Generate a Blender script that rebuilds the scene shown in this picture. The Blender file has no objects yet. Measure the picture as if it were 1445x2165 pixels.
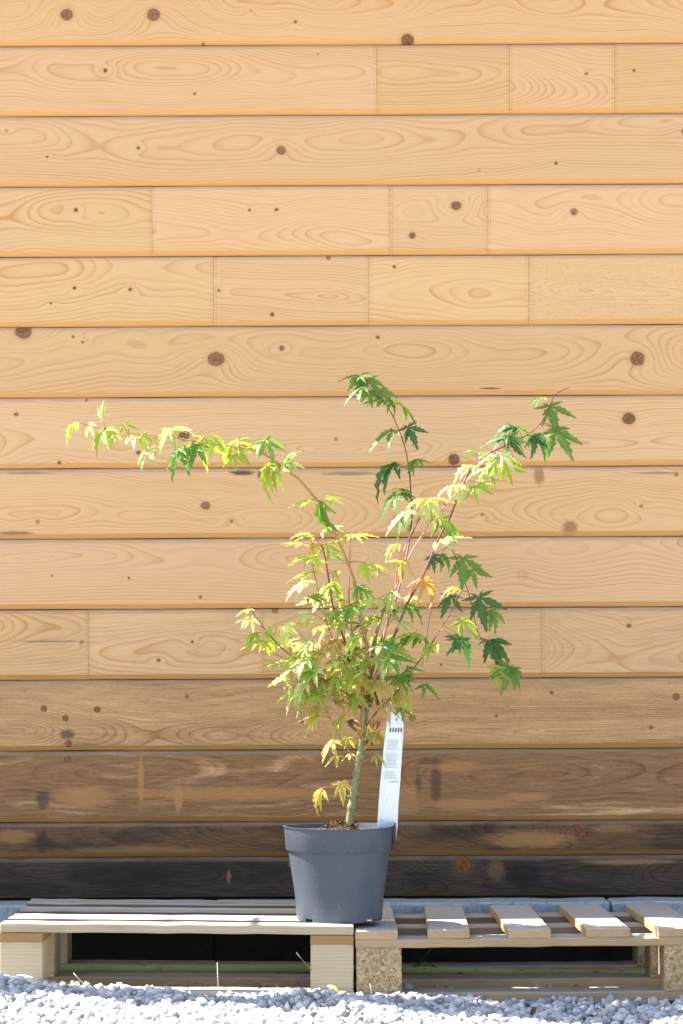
import bpy, bmesh, math, random
import numpy as np
from mathutils import Vector, Matrix

R = math.radians
sc = bpy.context.scene
C = sc.collection
rnd = random.Random(7)

# ------------------------------------------------------------------ camera, sky, sun, exposure
CAM_Y, CAM_Z = -6.2, 0.724
FPX = 85 / 36 * 2165.0            # focal length in photograph pixels
AX, AY = 722.5, 1440.0            # pixel of the optical axis
ROLL = R(0.28)
cam_d = bpy.data.cameras.new('camera')
cam = bpy.data.objects.new('camera', cam_d); C.objects.link(cam); sc.camera = cam
cam_d.sensor_width = 36; cam_d.sensor_fit = 'AUTO'; cam_d.lens = 85
cam_d.shift_y = (AY - 1082.5) / 2165.0
cam_d.clip_start = 0.05; cam_d.clip_end = 2000
cam_d.dof.use_dof = True; cam_d.dof.focus_distance = 5.6; cam_d.dof.aperture_fstop = 6.3
cam.matrix_world = Matrix.Translation((0, CAM_Y, CAM_Z)) @ Matrix.Rotation(R(90), 4, 'X') @ Matrix.Rotation(-ROLL, 4, 'Z')

SUN_EL = R(55); SUN_B = 0.22      # SUN_B: how far the sun stands behind the wall's plane
sa = math.sqrt(1 - SUN_B ** 2)
to_sun = Vector((-sa * math.cos(SUN_EL), SUN_B * math.cos(SUN_EL), math.sin(SUN_EL)))
world = bpy.data.worlds.new('World'); sc.world = world; world.use_nodes = True
wn = world.node_tree
sky = wn.nodes.new('ShaderNodeTexSky'); sky.sky_type = 'NISHITA'; sky.sun_disc = False
sky.sun_elevation = SUN_EL; sky.sun_rotation = math.atan2(to_sun.x, to_sun.y)
sky.air_density = 1.0; sky.dust_density = 1.5; sky.ozone_density = 1.0
wn.links.new(sky.outputs[0], wn.nodes['Background'].inputs[0])
wn.nodes['Background'].inputs[1].default_value = 0.10
sun_d = bpy.data.lights.new('sun', 'SUN'); sun_d.energy = 5.0; sun_d.angle = R(0.5); sun_d.color = (1.0, 0.95, 0.88)
sun = bpy.data.objects.new('sun', sun_d); C.objects.link(sun)
sun.rotation_euler = to_sun.to_track_quat('Z', 'Y').to_euler(); sun.location = (-4, 1, 6)
sc.view_settings.view_transform = 'Standard'; sc.view_settings.look = 'None'
sc.view_settings.exposure = 1.95; sc.view_settings.gamma = 1.0
sc.render.engine = 'CYCLES'; sc.cycles.use_denoising = True
sc.cycles.max_bounces = 8; sc.cycles.transmission_bounces = 6

def pw(px, py, y):
    """point at world depth y that the photograph shows at pixel (px, py)"""
    d = y - CAM_Y
    u = (px - AX) / FPX * d; v = (AY - py) / FPX * d
    return Vector((u * math.cos(ROLL) + v * math.sin(ROLL), y, CAM_Z - u * math.sin(ROLL) + v * math.cos(ROLL)))

# ------------------------------------------------------------------ helpers
def tag(o, label=None, cat=None, group=None, kind=None):
    if label: o['label'] = label
    if cat: o['category'] = cat
    if group: o['group'] = group
    if kind: o['kind'] = kind
    return o

def empty(name, loc=(0, 0, 0)):
    o = bpy.data.objects.new(name, None); C.objects.link(o); o.location = loc; o.empty_display_size = 0.05
    return o

def link(name, me, mats, parent=None, loc=(0, 0, 0)):
    if not isinstance(mats, (list, tuple)): mats = [mats]
    if not me.materials:
        for m in mats: me.materials.append(m)
    o = bpy.data.objects.new(name, me); C.objects.link(o); o.parent = parent; o.location = loc
    return o

def mesh(name, verts, faces, smooth=False):
    me = bpy.data.meshes.new(name); me.from_pydata([tuple(v) for v in verts], [], faces); me.update()
    if smooth:
        me.polygons.foreach_set('use_smooth', [True] * len(me.polygons))
    return me

class Nodes:
    def __init__(self, name):
        self.mat = bpy.data.materials.new(name); self.mat.use_nodes = True
        self.t = self.mat.node_tree; self.N = self.t.nodes; self.L = self.t.links
        self.bsdf = self.N['Principled BSDF']; self.out = self.N['Material Output']
    def put(self, s, v):
        if v is None: return
        if hasattr(v, 'is_output'): self.L.new(v, s)
        elif isinstance(v, (tuple, list)) and len(v) == 3 and s.type == 'RGBA': s.default_value = (*v, 1)
        else: s.default_value = v
    def m(self, op, a, b=None, c=None, clamp=False):
        n = self.N.new('ShaderNodeMath'); n.operation = op; n.use_clamp = clamp
        for i, v in enumerate((a, b, c)): self.put(n.inputs[i], v)
        return n.outputs[0]
    def vm(self, op, a, b=None):
        n = self.N.new('ShaderNodeVectorMath'); n.operation = op
        self.put(n.inputs[0], a); self.put(n.inputs[1], b)
        return n.outputs['Value'] if op in ('DOT_PRODUCT', 'LENGTH') else n.outputs[0]
    def xyz(self, x=0.0, y=0.0, z=0.0):
        n = self.N.new('ShaderNodeCombineXYZ')
        for i, v in enumerate((x, y, z)): self.put(n.inputs[i], v)
        return n.outputs[0]
    def sep(self, v):
        n = self.N.new('ShaderNodeSeparateXYZ'); self.put(n.inputs[0], v); return n.outputs
    def coord(self, which='Object'):
        return self.N.new('ShaderNodeTexCoord').outputs[which]
    def noise(self, vec, scale=1.0, detail=2.0, rough=0.5, dist=0.0):
        n = self.N.new('ShaderNodeTexNoise'); self.put(n.inputs['Vector'], vec)
        n.inputs['Scale'].default_value = scale; n.inputs['Detail'].default_value = detail
        n.inputs['Roughness'].default_value = rough; n.inputs['Distortion'].default_value = dist
        return n.outputs['Fac']
    def voronoi(self, vec, scale, out='Distance', feature='F1'):
        n = self.N.new('ShaderNodeTexVoronoi'); n.feature = feature; self.put(n.inputs['Vector'], vec)
        n.inputs['Scale'].default_value = scale
        return n.outputs[out]
    def ramp(self, fac, stops, interp='LINEAR'):
        n = self.N.new('ShaderNodeValToRGB'); n.color_ramp.interpolation = interp; self.put(n.inputs[0], fac)
        e = n.color_ramp.elements
        while len(e) < len(stops): e.new(0.5)
        for i, (p, c) in enumerate(stops):
            e[i].position = p
            e[i].color = (c, c, c, 1) if isinstance(c, (int, float)) else (*c, 1)
        return n.outputs[0]
    def step(self, v, lo, hi):
        n = self.N.new('ShaderNodeMapRange'); n.interpolation_type = 'SMOOTHSTEP'
        self.put(n.inputs[0], v); n.inputs[1].default_value = lo; n.inputs[2].default_value = hi
        return n.outputs[0]
    def mix(self, f, a, b, blend='MIX'):
        n = self.N.new('ShaderNodeMix'); n.data_type = 'RGBA'; n.blend_type = blend
        self.put(n.inputs[0], f); self.put(n.inputs[6], a); self.put(n.inputs[7], b)
        return n.outputs[2]
    def bump(self, h, strength=0.3, dist=0.002):
        n = self.N.new('ShaderNodeBump'); n.inputs['Strength'].default_value = strength
        n.inputs['Distance'].default_value = dist; self.put(n.inputs['Height'], h)
        self.L.new(n.outputs[0], self.bsdf.inputs['Normal'])
    def set(self, color=None, rough=None, spec=None):
        self.put(self.bsdf.inputs['Base Color'], color)
        self.put(self.bsdf.inputs['Roughness'], rough)
        self.put(self.bsdf.inputs['Specular IOR Level'], spec)
        return self.mat

def shade_var(g, amount=0.3):
    """a factor around 1 that differs from object to object"""
    r = g.N.new('ShaderNodeObjectInfo').outputs['Random']
    return g.m('MULTIPLY_ADD', r, amount, 1 - amount / 2)

# ------------------------------------------------------------------ cladding boards
def plank_material(seed, L, H, z0, D, sp, tone, knots, weather=0.0, wcol=(0.2, 0.14, 0.1), rough_saw=0.0,
                   joints=(False, False), stains=(), cell=1.0, spots=()):
    """solid pine: rings of a trunk lying along X, cut by the board's face; knots push the rings aside"""
    g = Nodes('pine_board')
    P = g.coord('Object'); x, y, z = g.sep(P)
    wz = g.m('MULTIPLY_ADD', g.noise(g.xyz(x, seed * 3.1, 0), 1.1, 1), 0.10, -0.05)
    wd = g.m('MULTIPLY_ADD', g.noise(g.xyz(x, seed * 7.7, g.m('MULTIPLY', z, 1.6)), 1.7, 2, 0.45), 0.22, -0.11)
    depth = g.m('ADD', wd, D)
    kmask = None; kring = None; kdark = None
    for (kx, kz, kr, dark) in knots:
        q = g.vm('SUBTRACT', P, (kx, 0, kz))
        s1 = g.vm('MULTIPLY', q, (1 / (kr * 3.4 + 0.012), 0, 1 / (kr * 1.9 + 0.006)))
        b = g.m('POWER', 2.718, g.m('MULTIPLY', g.vm('DOT_PRODUCT', s1, s1), -1.0))
        depth = g.m('MULTIPLY_ADD', b, kr * 1.5 + 0.004, depth)
        el_ = 0.86 + 0.22 * abs(math.sin(kx * 91 + kz * 57))
        qe = g.vm('MULTIPLY', q, (el_ / kr, 0, 1.06 / kr))
        dist = g.vm('LENGTH', qe)
        dist = g.m('MULTIPLY_ADD', g.noise(g.vm('ADD', P, (kx * 9, 0, kz)), 1.3 / kr, 2), 0.30, g.m('ADD', dist, -0.15))
        mk = g.m('MULTIPLY', g.m('SUBTRACT', 1.0, g.step(dist, 0.74, 1.08)), dark)
        # bark ring and the reddened wood round it
        rg = g.m('MULTIPLY', g.m('SUBTRACT', 1.0, g.step(dist, 0.9, 1.75)), dark * (0.45 - 0.38 * weather))
        kmask = mk if kmask is None else g.m('MAXIMUM', kmask, mk)
        kring = rg if kring is None else g.m('MAXIMUM', kring, rg)
        ck = g.m('MULTIPLY', mk, g.step(dist, 1.0, 0.15))
        edge = g.m('MULTIPLY', mk, g.step(g.m('ABSOLUTE', g.m('SUBTRACT', dist, 0.88)), 0.16, 0.02))
        kd = g.m('MULTIPLY', edge, 0.5)
        if kr > 0.016 and dark > 0.5:
            an = kx * 37.0
            for da in (0.0,):
                w = g.vm('DOT_PRODUCT', q, (math.cos(an + da), 0, math.sin(an + da)))
                w = g.m('ABSOLUTE', g.m('MULTIPLY_ADD', g.noise(g.vm('ADD', P, (0, da, 0)), 60, 3), 0.016, g.m('ADD', w, -0.008)))
                cr = g.m('MULTIPLY', g.step(w, 0.0013, 0.0003), g.step(dist, 0.7, 0.35))
                kd = g.m('MAXIMUM', kd, g.m('MULTIPLY', cr, 0.8))
        kdark = kd if kdark is None else g.m('MAXIMUM', kdark, kd)
    zz = g.m('ADD', g.m('SUBTRACT', z, z0), wz)
    r = g.m('SQRT', g.m('ADD', g.m('MULTIPLY', zz, zz), g.m('MULTIPLY', depth, depth)))
    wig = g.noise(g.vm('MULTIPLY', P, (3, 0, 26)), 1.0, 3, 0.6)
    ring = g.m('MULTIPLY_ADD', wig, 0.30, g.m('DIVIDE', r, sp))
    year = g.noise(g.xyz(g.m('FLOOR', ring), seed, 0), 3.3, 0)
    fr = g.m('FRACT', ring)
    late = g.ramp(fr, [(0.0, 0.03), (0.40, 0.0), (0.76, 0.42), (0.90, 1.0), (0.96, 0.95), (1.0, 0.03)])
    fade = g.step(g.noise(g.vm('MULTIPLY', P, (1.5, 0, 9)), 1.0, 2), 0.25, 0.75)
    late = g.m('MULTIPLY', late, g.m('MULTIPLY', g.m('MULTIPLY_ADD', year, 1.9, -0.22), g.m('MULTIPLY_ADD', fade, 0.6, 0.5)), clamp=True)
    early = tuple(c * t for c, t in zip((0.735, 0.474, 0.246), tone))
    latec = tuple(c * t for c, t in zip((0.56, 0.275, 0.080), tone))
    col = g.mix(late, early, latec)
    # broad tone drifts, fibres, resin flecks
    col = g.mix(g.m('MULTIPLY', g.noise(g.vm('MULTIPLY', P, (2.2, 0, 13)), 1.0, 3), 0.55), col, tuple(c * t for c, t in zip((0.69, 0.405, 0.185), tone)))
    fib = g.noise(g.vm('MULTIPLY', P, (14, 0, 620)), 1.0, 3, 0.65)
    col = g.mix(g.m('MULTIPLY_ADD', fib, 0.55, -0.12, clamp=True), col, (0.60, 0.40, 0.22), 'MULTIPLY') if weather > 0.5 else g.mix(g.m('MULTIPLY_ADD', fib, 0.62, -0.20, clamp=True), col, (0.70, 0.48, 0.28), 'MULTIPLY')
    fleck = g.step(g.noise(g.vm('MULTIPLY', P, (120, 0, 420)), 1.0, 1), 0.70, 0.80)
    col = g.mix(g.m('MULTIPLY', fleck, 0.22 + 0.3 * rough_saw + 0.2 * weather), col, (0.22, 0.13, 0.07))
    chk = g.m('MULTIPLY', g.step(g.noise(g.vm('MULTIPLY', P, (7, 0, 800)), 1.0, 2, 0.5), 0.70, 0.76), g.step(g.noise(g.vm('MULTIPLY', P, (5, 0, 22)), 1.0, 2), 0.50, 0.62))
    col = g.mix(g.m('MULTIPLY', chk, 0.35 + 0.4 * weather), col, (0.16, 0.085, 0.04))
    if rough_saw > 0:
        rs = g.step(g.noise(g.vm('MULTIPLY', P, (60, 0, 190)), 1.0, 4, 0.7), 0.48, 0.72)
        col = g.mix(g.m('MULTIPLY', rs, 0.45 * rough_saw), col, (0.36, 0.24, 0.14))
    # weathering: silver-brown stain that leaves islands of fresh wood, following the grain
    if weather > 0:
        big = g.noise(g.xyz(g.m('MULTIPLY', x, 2.3 * cell), seed * 5.3, g.m('MULTIPLY', z, 15)), 1.0, 5, 0.62, 0.5)
        med = g.noise(g.xyz(g.m('MULTIPLY', x, 9), seed, g.m('MULTIPLY', z, 70)), 1.0, 4, 0.65)
        along = g.noise(g.xyz(g.m('MULTIPLY', ring, 0.42), seed, g.m('MULTIPLY', x, 1.8)), 1.0, 4, 0.6)
        big = g.m('ADD', g.m('MULTIPLY', big, 0.45), g.m('MULTIPLY', along, 0.55))
        wv = g.m('ADD', g.m('MULTIPLY_ADD', med, 0.35, big), g.m('MULTIPLY', late, -0.10 if weather > 0.6 else 0.04))
        lo = 1.12 - 0.78 * weather
        wm = g.m('MULTIPLY', g.step(wv, lo - (0.09 if weather > 0.7 else 0.26), lo + (0.09 if weather > 0.7 else 0.26)), min(1.0, 0.45 + 0.6 * weather))
        fine = g.noise(g.vm('MULTIPLY', P, (10, 0, 300)), 1.0, 3, 0.7)
        wc = g.mix(g.step(fine, 0.25, 0.75), tuple(c * 0.55 for c in wcol), tuple(min(1, c * 1.42) for c in wcol))
        col = g.mix(wm, col, wc)
        if weather > 0.8:
            black = g.step(g.m('ADD', g.m('MULTIPLY', g.noise(g.xyz(g.m('MULTIPLY', x, 3.1), seed * 2.2, g.m('MULTIPLY', z, 11)), 1.0, 4, 0.6), 0.7), g.m('MULTIPLY', along, 0.3)), 0.47, 0.62)
            col = g.mix(g.m('MULTIPLY', black, 0.72), col, (0.032, 0.028, 0.026))
    if weather > 0.55:                                   # raised late-wood lines and grit show through the stain
        ln_ = g.m('MULTIPLY', late, 0.30 + 0.35 * weather)
        col = g.mix(ln_, col, (0.42, 0.36, 0.32), 'MULTIPLY')
        grit = g.step(g.noise(g.vm('MULTIPLY', P, (70, 0, 260)), 1.0, 5, 0.75), 0.52, 0.66)
        col = g.mix(g.m('MULTIPLY', grit, 0.42), col, (0.30, 0.26, 0.24), 'MULTIPLY')
    for (sx, sz, rx, rz, scol, amt) in stains:
        q = g.vm('MULTIPLY', g.vm('SUBTRACT', P, (sx, 0, sz)), (1 / rx, 0, 1 / rz))
        sd = g.m('MULTIPLY_ADD', g.noise(g.vm('MULTIPLY', P, (160, 0, 60) if rz > rx else (30, 0, 170)), 1.0, 4, 0.7), 1.3, g.m('ADD', g.vm('LENGTH', q), -0.65))
        col = g.mix(g.m('MULTIPLY', g.m('SUBTRACT', 1.0, g.step(sd, 0.45, 1.1)), amt), col, scol)
    # grimy top arris, under-bevel a clean orange that holds warm bounce
    dirt = g.m('MULTIPLY', g.step(z, H / 2 - 0.0135, H / 2 - 0.007), g.step(g.noise(g.vm('MULTIPLY', P, (9, 0, 60)), 1.0, 4, 0.6), 0.22, 0.60))
    dk_ = 1.0 - 0.62 * weather
    col = g.mix(g.m('MULTIPLY', dirt, 0.72), col, (0.46 * dk_, 0.345 * dk_, 0.245 * dk_))
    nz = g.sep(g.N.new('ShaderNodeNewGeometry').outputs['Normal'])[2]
    fresh = 1.0 - 0.68 * weather            # unbleached under-bevel, with warm bounced light put into its orange
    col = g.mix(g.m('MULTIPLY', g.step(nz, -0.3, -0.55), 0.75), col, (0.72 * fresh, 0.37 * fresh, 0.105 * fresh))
    if kmask is not None:
        col = g.mix(kring, col, (0.50, 0.26, 0.095))
        kn = g.noise(P, 170, 3)
        kc = g.mix(g.step(kn, 0.25, 0.75), (0.075, 0.030, 0.014), (0.29, 0.115, 0.050))
        col = g.mix(kmask, col, kc)
        col = g.mix(kdark, col, (0.035, 0.018, 0.010))
    # finger joints: two rows of dashes at a glued end
    for side, on in zip((-1, 1), joints):
        if not on: continue
        e = g.m('ABSOLUTE', g.m('SUBTRACT', x, side * (L / 2 - 0.0035)))
        e2 = g.m('SUBTRACT', 1.0, g.step(g.m('ABSOLUTE', g.m('SUBTRACT', e, 0.003)), 0.0006, 0.0018))
        wave = g.step(g.m('SINE', g.m('MULTIPLY', z, 2 * math.pi / 0.0058)), -0.1, 0.5)
        pat = g.step(g.noise(g.vm('MULTIPLY', P, (0, 0, 55)), 1.0, 2), 0.3, 0.62)
        col = g.mix(g.m('MULTIPLY', g.m('MULTIPLY', e2, wave), g.m('MULTIPLY_ADD', pat, 0.55, 0.18)), col, (0.38, 0.17, 0.06))
    g.bump(g.m('ADD', g.m('MULTIPLY', late, 0.5), fib), 0.22 + 0.3 * rough_saw + 0.25 * weather, 0.0012)
    return g.set(col, 0.68, 0.22 - 0.17 * weather)

WALL_PX = FPX / (-CAM_Y)
def wz_(py): return CAM_Z + (AY - py) / WALL_PX
def wx_(px, py=1000):            # wall x of a pixel (roll included)
    return pw(px, py, 0).x
X0, X1 = -3.3, 2.6
BT = 0.030

def plank_mesh(L, H, kind):
    """profile in (y, z), swept along x"""
    h = H / 2
    if kind == 'bevel':
        prof = [(0.010, -h), (0.0, -h + 0.0125), (0.0, h - 0.009), (0.0025, h - 0.003), (0.008, h), (BT, h), (BT, -h)]
    else:
        prof = [(0.003, -h), (0.0, -h + 0.003), (0.0, h - 0.003), (0.003, h), (BT, h), (BT, -h)]
    n = max(2, int(L / 0.16) + 1)
    vs, fs = [], []
    for i in range(n):
        xx = -L / 2 + L * i / (n - 1)
        jy = rnd.uniform(-0.0005, 0.0005); jz = rnd.uniform(-0.0006, 0.0006)
        for (yy, zz) in prof: vs.append((xx, yy + jy, zz + jz))
    k = len(prof)
    for i in range(n - 1):
        for j in range(k):
            a = i * k + j; b = i * k + (j + 1) % k
            fs.append((a, a + k, b + k, b))
    fs.append(tuple(range(k))); fs.append(tuple(range((n - 1) * k, n * k))[::-1])
    return mesh('plank', vs, fs)

shed = empty('timber_shed', (0, 0, 0))
tag(shed, 'timber shed wall of horizontal pine cladding boards, stained dark along the bottom', 'shed')
BOUND = [-353, -204, -55, 93.5, 242, 391, 539.5, 688, 837.5, 987.5, 1136.5, 1285.5, 1434.5, 1584.5, 1736.5, 1810.5, 1896]
GREY = (0.26, 0.18, 0.115)
#            row: joints(px), knots(px,py,r[,dark]), weather, stain colour, tone
ROWS = {
 -2: ((), (), 0, GREY), -1: ((300, 900), (), 0, GREY),
 0: ((), ((142, 31, 14, .8), (325, 31, 15, .75), (625, 46, 4, .7), (530, 23, 2.5, .5), (862, 84, 14, .9), (430, 91, 3, .8)), 0, GREY),
 1: ((797, 1077, 1300), ((223, 149, 4.5, .95), (412, 198, 3, .9), (1240, 156, 3, .9), (1341, 149, 3.5, .95), (673, 114, 2, .6)), 0, GREY),
 2: ((), ((293, 313, 4, .85), (595, 318, 10.5, .8), (100, 332, 3, .8), (1176, 345, 4, .9), (1447, 278, 7, .7), (14, 277, 4, .35), (1013, 359, 4, .3)), 0, GREY),
 3: ((322, 825, 1032), ((161, 444, 4.5, .95), (528, 444, 3, .9), (585, 443, 4, .9), (965, 435, 10.5, .85), (872, 498, 7.5, .85), (1214, 448, 8.5, .75)), 0, GREY),
 4: ((452, 780, 1118), ((158, 609, 4, .9), (276, 612, 4, .9), (108, 641, 3, .9), (463, 614, 3, .9), (576, 665, 5, .9), (695, 545, 5, .75), (834, 564, 3.5, .9)), 0, GREY),
 5: ((), ((50, 701, 17, .85), (155, 712, 3.5, .8), (175, 723, 3, .8), (457, 759, 17, .8), (596, 736, 6, .85), (799, 713, 4, .85), (1348, 758, 17, .85)), 0.05, GREY),
 6: ((), ((35, 876, 4.5, .8), (126, 978, 4, .9), (390, 920, 13, .9), (293, 957, 5, .9), (960, 971, 13, .9), (1330, 885, 14, .9), (711, 928, 5, .45), (183, 846, 3, .8)), 0.08, GREY),
 7: ((), ((435, 1069, 9.5, .75), (557, 1003, 13, .7), (80, 1103, 5, .55), (490, 1102, 4, .7), (1020, 1088, 4, .6), (1356, 1070, 4, .6), (1430, 1003, 5, .7)), 0.24, (0.42, 0.285, 0.165)),
 8: ((), ((273, 1222, 3, .85), (424, 1262, 4, .8), (110, 1217, 2.5, .85), (1105, 1216, 14, .12)), 0.20, (0.45, 0.32, 0.20)),
 9: ((187, 556, 1146), ((582, 1291, 7, .7), (407, 1357, 3.5, .9), (336, 1396, 4, .9), (173, 1357, 4, .6), (1330, 1323, 5, .85), (933, 1405, 3, .85)), 0.42, (0.40, 0.25, 0.135)),
 10: ((), ((93, 1498, 8, .85), (206, 1500, 8, .85), (139, 1518, 8, .85), (145, 1572, 9, .8), (396, 1473, 5, .7), (638, 1525, 5, .7), (872, 1518, 8, .7), (1050, 1514, 4, .8), (1167, 1464, 5, .8), (1377, 1538, 5, .85), (1430, 1473, 9, .75)), 0.64, (0.365, 0.205, 0.098)),
 11: ((), ((144, 1606, 8, .7),), 0.74, (0.225, 0.116, 0.052)),
 12: ((), ((1218, 1756, 14, .75),), 0.84, (0.125, 0.068, 0.034)),
 13: ((), ((980, 1828, 21, .75),), 0.95, (0.075, 0.052, 0.037)),
}
DK = (0.05, 0.037, 0.032); OR = (0.42, 0.215, 0.085); BK = (0.02, 0.02, 0.022)
STAINS = {  # px, py, half-width px, half-height px, colour, amount
 5: [(1037, 821, 30, 1.8, (0.06, 0.03, 0.015), .95)],
 7: [(512, 999, 30, 7, BK, .85), (740, 1001, 70, 5, DK, .5), (1140, 1003, 14, 26, (0.33, .16, .07), .75), (1205, 1117, 20, 20, (0.30, .14, .06), .8), (30, 1128, 45, 6, BK, .6), (60, 1000, 60, 4, DK, .5), (1390, 1000, 60, 3, DK, .5)],
 9: [(60, 1430, 60, 3, BK, .6), (110, 1356, 75, 2, DK, .6)],
 10: [(143, 1553, 18, 14, (0.10, .06, .045), .8), (170, 1577, 40, 8, (0.13, .11, .10), .5)],
 11: [(92, 1690, 18, 26, DK, .6), (298, 1650, 8, 58, OR, .9), (378, 1688, 11, 34, OR, .95), (330, 1698, 50, 7, OR, .55), (500, 1678, 260, 17, OR, .8), (180, 1685, 80, 26, OR, .8), (885, 1665, 8, 45, DK, .55), (922, 1655, 14, 62, DK, .6), (1000, 1700, 120, 15, OR, .7), (1110, 1685, 60, 11, OR, .75), (960, 1620, 60, 14, OR, .6), (860, 1690, 40, 40, OR, .5), (910, 1610, 40, 8, DK, .5)],
 12: [(30, 1768, 50, 18, OR, .5), (1120, 1775, 110, 22, OR, .6), (300, 1800, 200, 14, OR, .35), (90, 1780, 14, 30, DK, .7), (1300, 1752, 60, 10, OR, .45)],
 13: [(240, 1850, 130, 34, BK, .6), (70, 1880, 90, 22, BK, .5), (1330, 1822, 120, 7, OR, .55), (1050, 1840, 22, 26, OR, .25), (1110, 1850, 45, 38, BK, .7), (484, 1853, 6, 16, OR, .5), (620, 1828, 12, 9, OR, .4), (900, 1860, 60, 30, BK, .4)],
}
GRAIN = {}
for row, (joints, knots, weather, wcol) in ROWS.items():
    top, bot = wz_(BOUND[row + 2]), wz_(BOUND[row + 3])
    kind = 'plain' if row == 13 else 'bevel'
    H = top - bot - (0.0012 if row in (12,) else 0.0018)
    if row == 12: kind = 'bevel'
    zc = (top + bot) / 2
    cuts = [X0] + [wx_(j, (BOUND[row + 2] + BOUND[row + 3]) / 2) for j in joints] + [X1]
    for s in range(len(cuts) - 1):
        xa, xb = cuts[s], cuts[s + 1]
        Ls = xb - xa - (0.0004 if len(cuts) > 2 else 0)
        xc = (xa + xb) / 2
        ks = []
        for k in knots:
            p = pw(k[0], k[1], 0)
            if xa <= p.x < xb:
                ks.append((p.x - xc, p.z - zc, k[2] / WALL_PX, k[3]))
        st = []
        for q in STAINS.get(row, ()):
            p = pw(q[0], q[1], 0)
            st.append((p.x - xc, p.z - zc, q[2] / WALL_PX, q[3] / WALL_PX, q[4], q[5]))
        rr = random.Random(row * 31 + s * 7 + 5)
        t = rr.uniform(0.93, 1.04)
        tone = (t, t * rr.uniform(0.975, 1.02), t * rr.uniform(0.94, 1.05))
        rs = 0.9 if (row == 4 and s == 3) else (0.3 if row in (9, 10) else 0.12)
        mat = plank_material(rr.uniform(0, 30), Ls, H, rr.uniform(-0.05, 0.05), rr.uniform(0.02, 0.075), rr.uniform(0.0048, 0.0088),
                             tone, ks, weather, wcol, rs, (s > 0, s < len(cuts) - 2), st)
        link('plank', plank_mesh(Ls, H, kind), mat, shed, (xc, 0, zc))

# dark sheathing behind the boards, roof with its eave
g = Nodes('felt_and_shade_black'); felt_shade = g.set(g.mix(g.noise(g.coord(), 30, 4), (0.02, 0.018, 0.016), (0.05, 0.045, 0.04)), 0.9, 0.2)  # sheathing black, also used as painted shade under the plinth
g = Nodes('eave_timber'); P = g.coord()
eave_m = g.set(g.mix(g.noise(g.vm('MULTIPLY', P, (2, 60, 60)), 1, 4), (0.30, 0.20, 0.11), (0.55, 0.38, 0.21)), 0.65, 0.3)
g = Nodes('roof_tile'); roof_m = g.set(g.mix(g.noise(g.coord(), 14, 4), (0.10, 0.06, 0.05), (0.2, 0.12, 0.09)), 0.8, 0.2)

def box_mesh(sx, sy, sz, bev=0.0015, seg=1, jit=0.0, r=None):
    bm = bmesh.new()
    bmesh.ops.create_cube(bm, size=1.0)
    bmesh.ops.scale(bm, vec=(sx, sy, sz), verts=bm.verts)
    if seg > 1:
        es = [e for e in bm.edges if abs((e.verts[0].co - e.verts[1].co).x) > sx * 0.5]
        bmesh.ops.subdivide_edges(bm, edges=es, cuts=seg - 1, use_grid_fill=True)
    if bev > 0:
        es = [e for e in bm.edges if len(e.link_faces) == 2 and e.calc_face_angle(0) > 0.5]
        bmesh.ops.bevel(bm, geom=es, offset=bev, segments=1, affect='EDGES', profile=0.5)
    if jit and r:
        shift = {}
        for v in bm.verts:
            k = round(v.co.x, 2)
            if k not in shift: shift[k] = (r.uniform(-jit, jit), r.uniform(-jit, jit))
            v.co.y += shift[k][0] + r.uniform(-jit, jit) * 0.4; v.co.z += shift[k][1] + r.uniform(-jit, jit) * 0.4
    me = bpy.data.meshes.new('board'); bm.to_mesh(me); bm.free()
    return me

zb = wz_(BOUND[16])
link('sheathing', box_mesh(X1 - X0, 0.09, 2.95 + 0.1, 0), felt_shade, shed, ((X0 + X1) / 2, BT + 0.048, (2.95 - 0.1) / 2))
EAVE = 0.12
link('fascia', box_mesh(6.6, 0.025, 0.16, 0.002), eave_m, shed, (-0.5, -EAVE + 0.0125, 2.66))
rp = link('roof_panel', box_mesh(6.7, 2.3, 0.05, 0.002), roof_m, shed)
rp.rotation_euler = (R(18), 0, 0); rp.location = (-0.5, -EAVE + 1.155, 2.745 + 1.12 * math.tan(R(18)) * 0.955)
link('soffit', box_mesh(6.6, EAVE - 0.03, 0.018, 0.001), eave_m, shed, (-0.5, -EAVE / 2 + 0.005, 2.64))
link('shade_rail', box_mesh(6.6, 0.20, 0.05, 0.004), eave_m, shed, (-0.5, -0.545, 2.70))  # unseen rail, added to throw a band of shade on the gravel
for xx in (-3.4, -1.9, 1.6, 2.5):
    link('shade_rail_bracket', box_mesh(0.02, 0.32, 0.02, 0.001), eave_m, shed, (xx, -0.31, 2.665))  # hangers for the added shade rail, out of view

# ------------------------------------------------------------------ concrete plinth under the wall
g = Nodes('cast_concrete'); P = g.coord()
cn = g.noise(P, 18, 5, 0.65); pores = g.step(g.voronoi(P, 130), 0.10, 0.24)
col = g.mix(cn, (0.24, 0.27, 0.285), (0.44, 0.47, 0.48))
col = g.mix(g.m('MULTIPLY', g.step(g.noise(P, 60, 4), 0.5, 0.7), 0.5), col, (0.16, 0.18, 0.18))
g.bump(g.m('ADD', cn, g.m('MULTIPLY', pores, 0.8)), 0.9, 0.006)
concrete = g.set(col, 0.9, 0.2)
plinth = empty('concrete_plinth', (0, -0.06, 0))
tag(plinth, 'row of blue grey concrete kerb blocks along the foot of the timber wall', 'plinth')
joint = pw(1287, 1905, -0.06).x
xa = joint - 4.0
while xa < 2.6:
    b = box_mesh(0.996, 0.125, 0.062, 0.005, 24, 0.0014, rnd)
    link('concrete_block', b, concrete, plinth, (xa + 0.5, -0.0045, 0.135))
    link('void_shade_block', box_mesh(0.9985, 0.085, 0.22, 0.003), felt_shade, plinth, (xa + 0.5, 0.0175, -0.0085))  # near-black block stands in for deep shade behind the pallets
    xa += 1.0

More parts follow.
